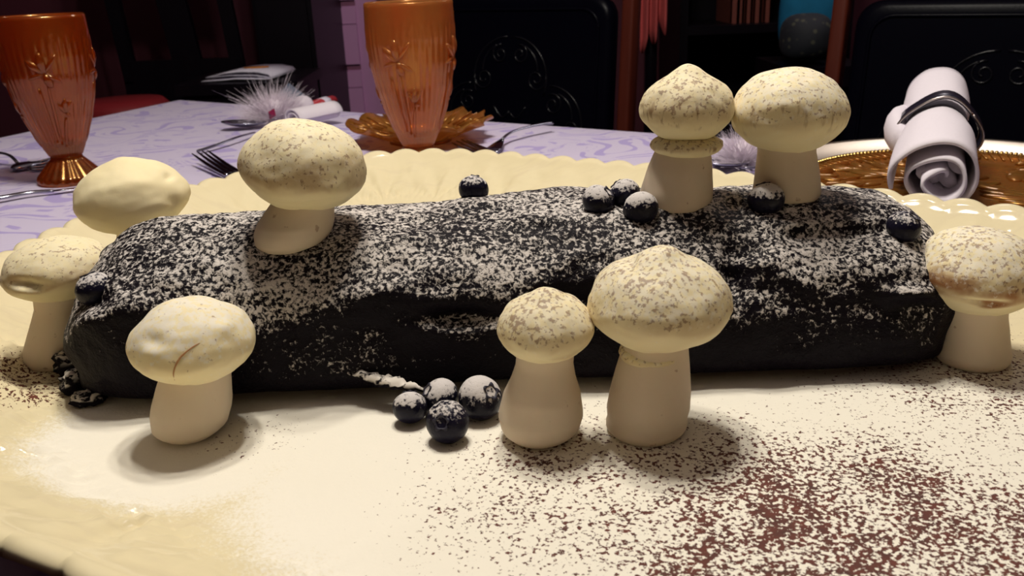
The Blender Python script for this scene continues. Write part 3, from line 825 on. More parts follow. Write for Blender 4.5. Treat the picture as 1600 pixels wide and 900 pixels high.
# ------------------------------------------------------------------ meringue mushrooms
def px_size(y, px, py): return (P(px+1, py, y=y)-P(px, py, y=y)).length
def mushroom(cap, stem, foot, label, m, seed, tip=0.0, collar=None, tilt=(0, 0), stemprof=None, back=0.8, z_min=None, marks=None, cracks=None):
    """cap, stem: pixel boxes (x0, y0, x1, y1); foot: 'platter' | 'log' | depth y.  Real sizes follow from the depth of the foot."""
    fx, fy = (stem[0]+stem[2])/2, stem[3]
    if foot == 'platter': b = on_platter(fx, fy)
    elif foot == 'log': b = LB.ray_cast(O, ray(fx, fy).normalized())[0]
    else: b = P(fx, fy, y=foot)
    if z_min: b = Vector((b.x, b.y, T + 0.0125))
    s = px_size(b.y, fx, fy); rs = (stem[2]-stem[0])/2*s
    yc = b.y + rs*back; s = px_size(yc, fx, fy); rs = (stem[2]-stem[0])/2*s
    base = Vector((P(fx, fy, y=yc).x, yc, b.z - 0.0006))
    if foot == 'log':
        h = LB.ray_cast(Vector((base.x, base.y, T+0.3)), Vector((0, 0, -1)))
        if h[0]: base.z = min(b.z, h[0].z) - 0.0015
    cx, cy = (cap[0]+cap[2])/2, (cap[1]+cap[3])/2
    cc = P(cx, cy, y=yc); d = (cc-O).normalized(); se = abs(d.z); ce = math.sqrt(1-se*se)
    sc = px_size(yc, cx, cy)
    R = (cap[2]-cap[0])/2*sc; hp = (cap[3]-cap[1])/2*sc
    az = math.sqrt(max(hp*hp - (R*se)**2, (0.35*R)**2))/ce
    root = empty('meringue_mushroom', base, label, 'meringue', 'meringue mushrooms')
    # stem
    zt = cc.z - az*0.55; hh = zt-base.z
    sp_ = stemprof or [(0.86, 0), (0.97, 0.06), (1.0, 0.18), (0.97, 0.36), (0.84, 0.55), (0.70, 0.75), (0.66, 0.9), (0.70, 1.0)]
    prof = []
    for k in range(29):
        t = k/28
        for i in range(len(sp_)-1):
            if sp_[i][1] <= t <= sp_[i+1][1]:
                u = (t-sp_[i][1])/(sp_[i+1][1]-sp_[i][1]); prof.append(((sp_[i][0]*(1-u)+sp_[i+1][0]*u)*rs, t*hh)); break
    V, F = lathe(prof, 40, (0, 0, 0), lambda r, z, a, t: (r*(1+0.030*noise.noise(Vector((math.cos(a)*1.3+seed*5, math.sin(a)*1.3, z*60)))), z))
    off = Vector((cc.x-base.x, 0, 0))
    V = [base + Vector(v) + off*(v[2]/hh)**1.2 for v in V]
    obj('stem', (V, F), MAT['stem'], root)
    # cap
    def fn(v):
        n = noise.fractal(v*1.3 + Vector((seed*3.7, seed, 0)), 1.0, 2.0, 3)
        return 1 + 0.042*n + 0.010*noise.noise(v*6+Vector((seed, 0, 0)))
    U, F = ellipsoid((0, 0, 0), 1, 1, 1, 90, 60, fn)
    W = []
    for v in U:
        rr = math.hypot(v.x, v.y); z = v.z
        k = 1.0
        if z < 0:
            k = (1 - 0.10*sm(0.0, 0.9, -z)); zz = z*0.90
        else: zz = z*1.06
        z2 = zz - 0.06
        if tip and z > 0.5: z2 += tip*sm(0.50, 0.0, rr)*0.9
        W.append(Vector((v.x*k*R, v.y*k*R, z2*az)))
    Rm = Matrix.Rotation(tilt[0], 4, 'Y') @ Matrix.Rotation(tilt[1], 4, 'X')
    W = [cc + Rm @ p for p in W]
    if marks:                                # dents (-) and swellings (+) seen on the cap: pixel, reach across, reach up, depth
        tb = BVHTree.FromPolygons(W, F)
        for px, py, ra_, rb_, dep in marks:
            h = tb.ray_cast(O, ray(px, py).normalized())
            if h[0] is None: continue
            n_ = h[1] if h[1].dot(ray(px, py)) < 0 else -h[1]
            ux = n_.cross(Vector((0, 0, 1))).normalized(); uz = ux.cross(n_)
            for p in W:
                dv = p - h[0]
                if dv.length < 0.03:
                    k = (dv.dot(ux)/ra_)**2 + (dv.dot(uz)/rb_)**2 + (dv.dot(n_)/0.008)**2
                    if k < 6: p += n_*dep*math.exp(-k)
    capo = obj('cap', (W, F), m, root)
    for line in cracks or []:
        tb = BVHTree.FromPolygons(W, F); pts = []
        for px, py in line:
            h = tb.ray_cast(O, ray(px, py).normalized())
            if h[0] is not None: pts.append(h[0])
        if len(pts) > 2:
            pts = spline(pts, 4); n_ = len(pts)
            obj('crack', tube(pts, [0.0001+0.00028*math.sin(math.pi*(k+0.5)/n_) for k in range(n_)], 6), MAT['crack'], capo)['label'] = 'thin brown crack'
    if collar:                               # squeezed-out ring where the cap meets the stem: pixel box
        qx, qy = (collar[0]+collar[2])/2, (collar[1]+collar[3])/2
        q = P(qx, qy, y=yc); r = (collar[2]-collar[0])/2*sc; hz = (collar[3]-collar[1])/2*sc*0.8
        V, F = ellipsoid((0, 0, 0), r, r, hz*1.15, 40, 14, lambda v: 1+0.05*noise.noise(v*2+Vector((seed, 3, 1))))
        obj('collar', ([q + v for v in V], F), m, root)
    return root, cc, (R, az), capo
mush = [
 dict(cap=(205, 461, 398, 606), stem=(240, 580, 362, 698), foot='platter', label='plump meringue mushroom with a cracked cap standing at the front left of the cake', m=mat_cap(1, 0.60, 0.15, 0.75), seed=1, tip=0.0, tilt=(0.0, -0.05), marks=[(240, 532, .005, .0035, -.0018), (238, 550, .006, .003, .0008), (352, 512, .005, .0035, .0014)], cracks=[[(273, 594), (271, 584), (275, 570), (284, 556), (300, 543), (312, 536)]],
      stemprof=[(0.48, 0), (0.74, 0.04), (0.93, 0.14), (1.0, 0.32), (1.0, 0.45), (0.92, 0.7), (0.80, 1.0)]),
 dict(cap=(8, 367, 172, 474), stem=(44, 470, 132, 582), foot='platter', label='meringue mushroom with a split tan brim standing past the left end of the cake', m=mat_cap(2, 0.85, 0.55, 0.2), seed=2, tilt=(-0.06, 0), marks=[(38, 442, .007, .0022, -.0035), (55, 452, .005, .002, -.0025), (40, 455, .008, .002, .0014)],
      stemprof=[(0.80, 0), (0.97, 0.10), (1.0, 0.25), (0.88, 0.5), (0.78, 0.75), (0.92, 1.0)]),
 dict(cap=(120, 248, 292, 370), stem=(165, 370, 245, 430), foot=0.485, label='almost plain meringue mushroom half hidden behind the left end of the cake', m=mat_cap(3, 0.10, 0.10, 0.0), seed=3, tip=0.10, z_min=1, tilt=(-0.08, 0), marks=[(264, 276, .004, .002, -.002), (272, 315, .003, .003, -.0018), (205, 285, .012, .004, .001)]),
 dict(cap=(376, 186, 573, 334), stem=(392, 305, 514, 399), foot='log', label='tilted meringue mushroom with a wide speckled cap on the left top of the cake', m=mat_cap(4, 0.85, 0.55, 0.25), seed=4, tilt=(0.16, 0.0), marks=[(530, 300, .012, .006, .001), (420, 240, .010, .008, -.0012), (480, 318, .014, .0016, -.0008)],
      stemprof=[(0.45, 0), (0.74, 0.06), (0.93, 0.17), (1.0, 0.34), (0.98, 0.5), (0.84, 0.75), (0.70, 1.0)]),
 dict(cap=(775, 452, 929, 572), stem=(779, 560, 909, 706), foot='platter', label='meringue mushroom with a smaller rounded cap, front centre beside the four blueberries', m=mat_cap(5, 1.08, 0.25, 0.35), seed=5, tip=0.16, collar=(806, 548, 894, 592), marks=[(880, 560, .010, .0010, .0010)],
      stemprof=[(0.45, 0), (0.72, 0.035), (0.92, 0.12), (1.0, 0.26), (0.90, 0.5), (0.74, 0.68), (0.66, 0.82), (0.66, 1.0)]),
 dict(cap=(918, 390, 1142, 554), stem=(945, 540, 1071, 695), foot='platter', label='largest front meringue mushroom with a knobbed cap, right of centre before the cake', m=mat_cap(6, 1.02, 0.25, 0.5), seed=6, tip=0.20, collar=(966, 528, 1074, 572), marks=[(985, 405, .006, .003, -.0022), (1045, 392, .006, .003, .001)],
      stemprof=[(0.84, 0), (0.97, 0.05), (0.98, 0.12), (0.95, 0.15), (1.0, 0.25), (0.98, 0.4), (0.86, 0.65), (0.74, 0.88), (0.74, 1.0)]),
 dict(cap=(1001, 112, 1147, 226), stem=(998, 225, 1111, 326), foot='log', label='cone-capped meringue mushroom with a collar, left of the pair on the cake back', m=mat_cap(7, 1.05, 0.30, 0.25, 0.75), seed=7, tip=0.22, collar=(1016, 204, 1130, 248),
      stemprof=[(0.95, 0), (1.0, 0.08), (0.98, 0.22), (0.86, 0.5), (0.68, 0.8), (0.60, 1.0)]),
 dict(cap=(1143, 107, 1320, 243), stem=(1177, 236, 1280, 313), foot='log', label='round-capped meringue mushroom, right of the pair on the cake back', m=mat_cap(8, 0.85, 0.18, 0.55, 0.40), seed=8, tip=0.0, marks=[(1204, 172, .005, .003, .0005), (1222, 164, .005, .003, .0006), (1243, 168, .005, .003, .0007), (1230, 182, .009, .003, -.0003)],
      stemprof=[(0.96, 0), (1.0, 0.1), (0.94, 0.4), (0.84, 0.75), (0.84, 1.0)]),
 dict(cap=(1433, 352, 1625, 496), stem=(1461, 470, 1571, 581), foot='platter', label='brown-dusted meringue mushroom at the right end of the cake', m=mat_cap(9, 1.05, 1.0, 0.65), seed=9, tilt=(0.10, 0), marks=[(1540, 474, .007, .0014, -.0020), (1540, 480, .008, .0014, .0010)],
      stemprof=[(0.86, 0), (0.97, 0.06), (1.0, 0.15), (0.90, 0.4), (0.82, 0.7), (0.84, 1.0)]),
]
MR = []
for i, d in enumerate(mush):
    if d['m'] and i == 2:                # stem reaches down behind the cake onto the platter
        d = dict(d)
    MR.append(mushroom(**d))

# ------------------------------------------------------------------ blueberries
def berry_proto():
    root = empty('blueberry', (0, 0, 0))
    def f(v): return 1 + 0.02*noise.noise(v*2.0) - 0.10*math.exp(-((1-v.z)/0.03))
    obj('skin', ellipsoid((0, 0, 0), 1, 1, 0.90, 32, 22, f), MAT['berry'], root)
    V, F = [], []
    n = 40
    for r0, z0 in ((0.20, 0.78), (0.27, 0.88), (0.36, 0.90), (0.34, 0.84), (0.22, 0.74)):
        for i in range(n):
            a = 2*math.pi*i/n; k = 1+0.22*math.cos(5*a)*(1 if r0 > 0.3 else 0.2); V.append((r0*k*math.cos(a), r0*k*math.sin(a), z0))
    for j in range(4):
        for i in range(n): F.append((j*n+i, j*n+(i+1) % n, (j+1)*n+(i+1) % n, (j+1)*n+i))
    obj('calyx', (V, F), MAT['calyx'], root)
    return root
bp = berry_proto()
BER = [  # centre x, centre y, width, height, support, label, crown tilt (x, y)
 (641, 641, 44, 58, 'platter', 'narrow blueberry at the left of the front cluster, touching the frosting sliver', (0.6, 0.5)),
 (689, 630, 60, 50, 'platter', 'sugar-white blueberry at the back of the front cluster', (0.9, 0.3)),
 (751, 632, 68, 64, 'platter', 'dark glossy blueberry at the right of the front cluster, beside the mushroom', (-0.9, 0.3)),
 (700, 669, 65, 62, 'platter', 'frontmost blueberry of the cluster on the platter', (1.1, -0.4)),
 (935, 314, 49, 38, 'log', 'leftmost of the three blueberries before the cone-capped mushroom', (0.8, 0.2)),
 (976, 303, 46, 34, 'log', 'rearmost of the three blueberries before the cone-capped mushroom', (0.7, -0.6)),
 (1001, 326, 52, 44, 'log', 'white-dusted blueberry at the foot of the cone-capped mushroom', (1.0, 0.4)),
 (1197, 312, 53, 46, 'log', 'blueberry at the foot of the round-capped mushroom on the cake', (0.2, 0.5)),
 (1412, 355, 50, 46, 'log', 'blueberry perched on the right end of the cake', (0.4, -0.5)),
 (740, 296, 44, 26, 'log', 'lone blueberry on the far side of the cake near its middle', (0.7, 0.1)),
 (149, 452, 56, 46, 'log', 'blueberry sunk in the left end of the cake', (0.3, 0.2)),
]
first = True
for bx, by, bw, bh, sup, lbl, tl in BER:
    if sup == 'platter':
        h = on_platter(bx, by+bh*0.45)
    else:
        h = LB.ray_cast(O, ray(bx, by+bh*0.42).normalized())[0]
        if h is None: h = P(bx, by+bh*0.42, y=0.46)
    s = px_size(h.y, bx, by); r = (bw+bh)/4*s*1.09 if sup == 'platter' else bw/2*s*1.09
    c = P(bx, by, y=h.y + r*0.55); 
    if sup == 'platter': c.z = T + 0.0122 + r*0.92
    rt = bp if first else bp.copy()
    if not first:
        COL.objects.link(rt)
        for chd in bp.children:
            k = chd.copy(); COL.objects.link(k); k.parent = rt
    first = False
    rt.location = c; rt.scale = (r, r, r); rt.rotation_euler = (tl[0], tl[1], bx*0.7)
    tag(rt, lbl, 'blueberry', 'sugar-dusted blueberries')

# ------------------------------------------------------------------ tumblers
def tumbler(base, H, Rt, label, m, ph=0.0):
    """footed pressed-glass tumbler: ribbed tapering bowl, plain lip band, fluted foot, raised flower sprays"""
    root = empty('footed_tumbler', base, label, 'glass', 'orange pressed-glass tumblers')
    zf = 0.17*H
    def rb(t):                               # outer radius of the bowl, t from 0 (bottom) to 1 (lip)
        pts = [(0, .36), (.06, .45), (.15, .57), (.30, .74), (.45, .87), (.60, .955), (.75, .995), (.88, 1.0), (1.0, .985)]
        for i in range(len(pts)-1):
            if pts[i][0] <= t <= pts[i+1][0]:
                u = (t-pts[i][0])/(pts[i+1][0]-pts[i][0]); u = u*u*(3-2*u)*0.35 + u*0.65
                return Rt*(pts[i][1]*(1-u)+pts[i+1][1]*u)
        return Rt
    n = 192; V, F = [], []
    prof = [(t/36, 0) for t in range(37)]
    rows = 0
    def add(r, z, rib):
        nonlocal rows
        for i in range(n):
            a = 2*math.pi*i/n
            k = r + rib*Rt*0.024*(abs(math.sin(a*20)) - 0.5)
            V.append(Vector((base.x + k*math.cos(a), base.y + k*math.sin(a), base.z + z)))
        rows += 1
    add(Rt*0.30, zf-0.002, 0)
    for j in range(37):
        t = j/36; add(rb(t), zf + (H-zf)*t, 1.0 if t < 0.86 else 0.0)
    th = Rt*0.075
    add(rb(1)-th*0.5, H+0.0012, 0)
    for j in range(36, 3, -1):
        t = j/36; add(rb(t)-th, zf + (H-zf)*t, 0)
    add(Rt*0.25, zf+(H-zf)*0.075, 0)
    for j in range(rows-1):
        for i in range(n): F.append((j*n+i, j*n+(i+1) % n, (j+1)*n+(i+1) % n, (j+1)*n+i))
    F.append(tuple(range(n))); F.append(tuple(range((rows-1)*n, rows*n)))
    bowl = obj('bowl', (V, F), m, root)
    # foot: short stem flaring to a fluted disc
    fp = [(0.02*Rt, 0.0015), (0.70*Rt, 0.0), (0.74*Rt, 0.003), (0.72*Rt, 0.007), (0.60*Rt, 0.013), (0.46*Rt, 0.020), (0.37*Rt, zf-0.004), (0.345*Rt, zf), (0.02*Rt, zf+0.001)]
    fr_ = []
    for i in range(len(fp)-1):
        for k in range(3): u = k/3; fr_.append((fp[i][0]*(1-u)+fp[i+1][0]*u, fp[i][1]*(1-u)+fp[i+1][1]*u))
    fr_.append(fp[-1])
    def ff(r, z, a, t): return (r*(1+0.022*math.cos(22*a)) if 0.004 < z < zf-0.003 else r, z)
    obj('foot', lathe(fr_, 132, base, ff), m, root)
    # raised sprays: petals, stalks and buds lying on the bowl
    def on(a, t, lift=0.0006):
        r = rb(t) + lift; return Vector((base.x + r*math.cos(a), base.y + r*math.sin(a), base.z + zf + (H-zf)*t))
    for q in range(4):
        a0 = ph + q*math.pi/2; vf = []
        def petal(a, t, da, dt, w_):
            pts = [on(a+da*k/8, t+dt*k/8, 0.0012*math.sin(math.pi*k/8)) for k in range(9)]
            vf.append(tube(pts, [Rt*w_*(0.15+0.85*math.sin(math.pi*(k+0.4)/9)) for k in range(9)], 8, 0.45, up=(math.cos(a), math.sin(a), 0)))
        for da, dt, w_ in ((-0.34, 0.10, .085), (-0.05, 0.15, .095), (0.30, 0.13, .05), (-0.38, -0.03, .05), (0.34, -0.07, .05), (0.10, -0.10, .09)): petal(a0, 0.62, da, dt, w_)
        for da, dt, w_ in ((-0.16, 0.08, .05), (0.02, 0.11, .055), (0.18, 0.09, .045), (0.14, -0.02, .04)): petal(a0+0.32, 0.33, da, dt, w_)
        for a1, t1, a2, t2 in ((a0+0.02, 0.56, a0+0.05, 0.10), (a0-0.20, 0.52, a0-0.12, 0.12), (a0+0.32, 0.30, a0+0.20, 0.08)):
            pts = [on(a1+(a2-a1)*k/10, t1+(t2-t1)*k/10) for k in range(11)]
            vf.append(tube(pts, [Rt*0.022*(1+0.6*math.sin(math.pi*k/10)) for k in range(11)], 6, 0.6, up=(math.cos(a1), math.sin(a1), 0)))
        obj('flower_spray', join(*vf), m, bowl)
    return root
gl = P(112, 283, 0)
tumbler(Vector((gl.x, gl.y, T)), 0.166, 0.0435, 'deep orange footed glass tumbler standing on the left side of the cloth', MAT['glassL'], math.radians(-70))
gr = P(657, 268, 0)
tumbler(Vector((gr.x, gr.y, T)), 0.166, 0.0435, 'pale orange footed glass tumbler standing behind the middle of the cake', MAT['glassR'], math.radians(-104))

# ------------------------------------------------------------------ charger, amber plate, napkin
cc = Vector((0.385, 0.735, T))
Rc = 0.168
ch = empty('charger_plate', cc, 'gold-rimmed charger plate under the rolled napkin at the right', 'plate')
obj('flange', lathe([(0.10, 0.0), (0.122, 0.0), (0.134, 0.006), (Rc-0.004, 0.0135), (Rc, 0.0150), (Rc-0.001, 0.0165), (Rc-0.006, 0.0160), (0.150, 0.0118), (0.1335, 0.0078), (0.130, 0.0060), (0.10, 0.003), (0.01, 0.003), (0.01, 0.0)], 160, cc), MAT['gold'], ch)
nb = 200
bv = []
for k in range(nb):
    a = 2*math.pi*k/nb; c = cc + Vector((0.1315*math.cos(a), 0.1315*math.sin(a), 0.0100))
    bv.append(xf(ellipsoid((0, 0, 0), 0.0032, 0.0021, 0.0026, 8, 5), Matrix.Translation(c) @ Matrix.Rotation(a, 4, 'Z')))
bo = obj('beaded_ring', join(*bv), MAT['brass'], ch)
ap = empty('amber_plate', cc + Vector((0, 0, 0.004)), 'amber glass plate with leaf relief set inside the gold charger', 'plate')
def apf(r, z, a, t): return r, z
prof = [(0.004, 0.0036), (0.09, 0.0036), (0.118, 0.0070), (0.1265, 0.0094), (0.1260, 0.0110), (0.118, 0.0094), (0.110, 0.0078), (0.09, 0.0066), (0.004, 0.0066)]
obj('dish', lathe(prof, 128, cc, apf), MAT['amber'], ap)
rng = random.Random(3); vf = []
for k in range(80):                       # overlapping raised leaves and stalks
    r = 0.118*math.sqrt(rng.random()); a = rng.random()*6.283; th_ = a + rng.uniform(-0.8, 0.8); L = rng.uniform(0.012, 0.025)
    c = cc + Vector((r*math.cos(a), r*math.sin(a), 0.0070 + max(0, r-0.09)*0.07))
    mm = Matrix.Translation(c) @ Matrix.Rotation(th_, 4, 'Z')
    vf.append(xf(ellipsoid((0, 0, 0), L, L*0.36, 0.0021, 12, 6), mm))
    if k % 3 == 0: vf.append(xf(tube([(0, 0, 0.0012), (L*1.8, L*0.4, 0.0012), (L*3, 0, 0.001)], 0.0008, 5), mm))
lr = obj('leaf_relief', join(*vf), MAT['amber'], ap); lr['kind'] = 'stuff'
vf = []
for k in range(96):
    a = 2*math.pi*k/96
    vf.append(tube([cc + Vector((0.108*math.cos(a-0.04), 0.108*math.sin(a-0.04), 0.0082)), cc + Vector((0.1245*math.cos(a+0.04), 0.1245*math.sin(a+0.04), 0.0110))], 0.0010, 5))
fl = obj('fluted_border', join(*vf), MAT['amber'], ap); fl['kind'] = 'stuff'

def napkin():
    n0, n1 = P(1466, 276, y=0.615), P(1468, 152, y=0.80)
    ax = (n1-n0).normalized(); sx = ax.cross(Vector((0, 0, 1))).normalized(); sz = sx.cross(ax)
    root = empty('rolled_napkin', Vector((n0.x, n0.y, T+0.012)), 'white linen napkin rolled inside a dark ring, resting on the amber plate', 'napkin')
    th = 0.0026
    # folded spiral in the cross-section, unit radius
    sec = []
    for k in range(150):
        t = k/149; a = math.radians(200) - t*math.radians(360*2.55); r = 1.0 - 0.80*t + 0.03*math.sin(t*23)
        sec.append((r*math.cos(a)*1.02, r*math.sin(a)*0.92 + 0.05*math.sin(a*2)))
    V, F = [], []; nl = 22; ns = len(sec)
    for side in (0, 1):
        for j in range(nl+1):
            t = j/nl; p = n0 + (n1-n0)*(t*1.06-0.03)
            pinch = 1 - 0.16*math.exp(-((t-0.52)/0.16)**2)
            R = 0.0285*(1.13 - 0.16*t)*pinch
            for k, (u, v) in enumerate(sec):
                sk = 0.014*(k/ns)*math.sin(3.3*k/ns*2)*(1-t)*1.2 + (0.010*math.sin(k*0.11) if t > 0.9 else 0)*(t-0.9)*8
                rad = math.hypot(u, v) or 1
                o = -th/R*side
                wv = 1 + 0.05*noise.noise(Vector((u*1.6, v*1.6, t*5)))
                q = p + sx*(u*wv*(1+o/rad)*R) + sz*(v*wv*(1+o/rad)*R) + ax*sk
                V.append(q)
    S_ = (nl+1)*ns
    for j in range(nl):
        for k in range(ns-1):
            a = j*ns+k; F.append((a, a+1, a+ns+1, a+ns)); F.append((S_+a, S_+a+ns, S_+a+ns+1, S_+a+1))
    for k in range(ns-1):
        F.append((k, S_+k, S_+k+1, k+1)); a = nl*ns+k; F.append((a, a+1, S_+a+1, S_+a))
    for j in range(nl):
        for k in (0, ns-1):
            a = j*ns+k; F.append((a, a+ns, S_+a+ns, S_+a))
    cl_ = obj('linen_roll', (V, F), MAT['linen'], root)
    # inner gathered folds seen at the near end, and a loose outer flap on the left
    for k, (u, v, r, tl) in enumerate(((-0.25, -0.05, 0.0085, 0.0), (0.22, -0.18, 0.0085, 0.2), (-0.05, -0.52, 0.0075, -0.1), (0.42, 0.22, 0.007, 0.1))):
        c0_ = n0 + sx*(u*0.027) + sz*(v*0.027)
        pts = [c0_ + ax*(0.004 + 0.19*j/10) + sz*0.002*math.sin(j+k) for j in range(11)]
        obj('inner_fold', tube(pts, [r*(1-0.015*j) for j in range(11)], 14, 0.55, up=sz.lerp(sx, 0.3+tl)), MAT['linen'], root)
    pts = [n0 + (n1-n0)*(0.42+0.36*j/8) - sx*(0.0265+0.005*math.sin(math.pi*j/8)) - sz*0.004 for j in range(9)]
    obj('loose_flap', tube(pts, [(0.004+0.006*math.sin(math.pi*(j+1)/10)) for j in range(9)], 12, 1.6, up=sz), MAT['linen'], root)
    # ring: a wide squarish band round the waist
    rc = n0 + (n1-n0)*0.52
    e2 = (ax*1.0 + sz*0.10).normalized()
    V, F = [], []; n = 48
    vr = []
    for (rr, hh) in ((1.0, -0.0105), (1.07, -0.0095), (1.07, 0.0095), (1.0, 0.0105), (0.95, 0.0)):
        for i in range(n):
            a = 2*math.pi*i/n
            k = rr*0.0250/(abs(math.cos(a))**3 + abs(math.sin(a))**3)**(1/3)
            a2 = a + math.radians(38)
            V.append(rc + sx*(k*1.06*math.cos(a2)) + sz*(k*1.0*math.sin(a2)) + ax*(hh + 0.010*math.sin(a2)*0.2))
    for j in range(5):
        for i in range(n): F.append((j*n+i, j*n+(i+1) % n, ((j+1) % 5)*n+(i+1) % n, ((j+1) % 5)*n+i))
    ring = tag(obj('napkin_ring', (V, F), MAT['band'], None, rc), 'dark squarish napkin ring clasping the rolled white napkin', 'napkin ring')
    e = []
    for i in range(n+1):
        a = 2*math.pi*i/n; k = 1.065*0.0250/(abs(math.cos(a))**3 + abs(math.sin(a))**3)**(1/3); a2 = a + math.radians(38)
        e.append(rc + sx*(k*1.06*math.cos(a2)) + sz*(k*math.sin(a2)) + ax*(-0.0100 + 0.002*math.sin(a2)))
    obj('bright_edge', tube(e, 0.0010, 6, up=ax), MAT['bandedge'], ring)
napkin()

# ------------------------------------------------------------------ cutlery
def path_h(pts, z0=0.003):
    """pixels with a height above the cloth -> points"""
    return [P(x, y, h) for x, y, h in pts]
def fork(handle, head, tips, label, wid=0.0036):
    """handle: (px, py, h) list ending at the neck; head: (px, py, h); tips: list of (px, py, h) tine ends"""
    hp = spline(path_h(handle), 6)
    root = empty('fork', Vector((hp[0].x, hp[0].y, T)), label, 'fork', 'dinner forks')
    n = len(hp)
    obj('handle', tube(hp, [wid*(1.15-0.55*math.sin(math.pi*0.5*k/(n-1))) for k in range(n)], 10, 0.45), MAT['steel'], root)
    hd = P(*head); nk = hp[-1]; mid_ = nk.lerp(hd, 0.5)
    tp = [P(*t) for t in tips]
    wv = (tp[-1]-tp[0]); wl = wv.length
    obj('palm', tube([nk, nk.lerp(hd, 0.3), nk.lerp(hd, 0.65), hd], [wid*0.6, wl*0.34, wl*0.52, wl*0.50], 14, 0.14), MAT['steel'], root)
    wn = wv.normalized()
    for k, t in enumerate(tp):
        st = hd + wn*((k/(len(tp)-1))-0.5)*wl*0.86
        dirn = (hd-nk).normalized()
        mid2_ = st.lerp(t, 0.45) - Vector((0, 0, 0.0015))
        obj('tine', tube(spline([st - dirn*0.004, st, mid2_, t], 4), [0.0024]*9 + [0.0022, 0.0018, 0.0013, 0.0007], 8, 0.8), MAT['steel'], root)
    return root
def spoon(handle, bowl_c, length, width, ang, label):
    hp = spline(path_h(handle), 6); n = len(hp)
    root = empty('spoon', Vector((hp[0].x, hp[0].y, T)), label, 'spoon', 'table spoons')
    obj('handle', tube(hp, [0.0034-0.0014*k/(n-1) for k in range(n)], 10, 0.5), MAT['steel'], root)
    c = P(*bowl_c); V, F = [], []; nr, na = 8, 36
    for side in (0, 1):
        for j in range(1, nr+1):
            r = j/nr
            for i in range(na):
                a = 2*math.pi*i/na; x = r*math.cos(a)*length/2*(1+0.10*math.cos(a)); y = r*math.sin(a)*width/2
                V.append((x, y, 0.006*r*r + (0.0011 if side else 0)))
    V += [(0, 0, 0), (0, 0, 0.0011)]
    o2 = nr*na
    for j in range(nr-1):
        for i in range(na):
            a = j*na+i; b = j*na+(i+1) % na
            F.append((a, b, b+na, a+na)); F.append((o2+a, o2+a+na, o2+b+na, o2+b))
    for i in range(na):
        F.append((2*o2, (i+1) % na, i)); F.append((2*o2+1, o2+i, o2+(i+1) % na))
        a = (nr-1)*na+i; b = (nr-1)*na+(i+1) % na; F.append((a, b, o2+b, o2+a))
    obj('bowl', xf((V, F), Matrix.Translation(c) @ Matrix.Rotation(ang, 4, 'Z') @ Matrix.Rotation(math.radians(4), 4, 'Y')), MAT['steel'], root)
    return root
fork([(478, 262, 0.004), (440, 270, 0.006), (405, 272, 0.010), (390, 272, 0.008)], (362, 270, 0.006), [(300, 240, 0.014), (308, 237, 0.014), (316, 236, 0.014), (324, 235, 0.014)],
     'fork with upturned tines lying left of the tilted mushroom cap')
fork([(862, 192, 0.012), (830, 197, 0.013), (800, 206, 0.012), (785, 217, 0.009)], (765, 239, 0.005), [(706, 223, 0.008), (713, 220, 0.008), (721, 218, 0.008), (729, 219, 0.010)],
     'fork with a long arched handle lying right of the pale tumbler')
fork([(-40, 234, 0.008), (-5, 238, 0.014), (15, 243, 0.012), (27, 254, 0.006)], (50, 260, 0.004), [(82, 246, 0.008), (84, 250, 0.007), (86, 254, 0.006), (88, 258, 0.005)],
     'fork lying beyond the deep orange tumbler at the left edge')
spoon([(310, 236, 0.004), (340, 226, 0.006), (372, 214, 0.008), (398, 207, 0.006)], (378, 198, 0.004), 0.060, 0.034, 0.15, 'spoon lying under the white feather tuft, left of the tilted mushroom')
spoon([(1200, 262, 0.004), (1180, 262, 0.006), (1166, 262, 0.007), (1158, 262, 0.006)], (1132, 262, 0.003), 0.050, 0.034, 0.25, 'spoon seen between the two mushrooms on the back of the cake')
kn = P(-60, 318, 0.003)
kr = empty('knife', kn, 'table knife lying before the deep orange tumbler at the left edge', 'knife')
hp = spline(path_h([(-60, 319, 0.004), (0, 309, 0.005), (45, 301, 0.005), (84, 298, 0.004)]), 6)
obj('handle', tube(hp, [0.0040-0.0012*k/(len(hp)-1) for k in range(len(hp))], 10, 0.55), MAT['steel'], kr)
bl = [P(84, 298, 0.004), P(140, 292, 0.003), P(200, 287, 0.003), P(215, 286, 0.003)]
obj('blade', tube(spline(bl, 4), [0.0042]*9 + [0.004, 0.0034, 0.0026, 0.001], 10, 0.15), MAT['steel'], kr)

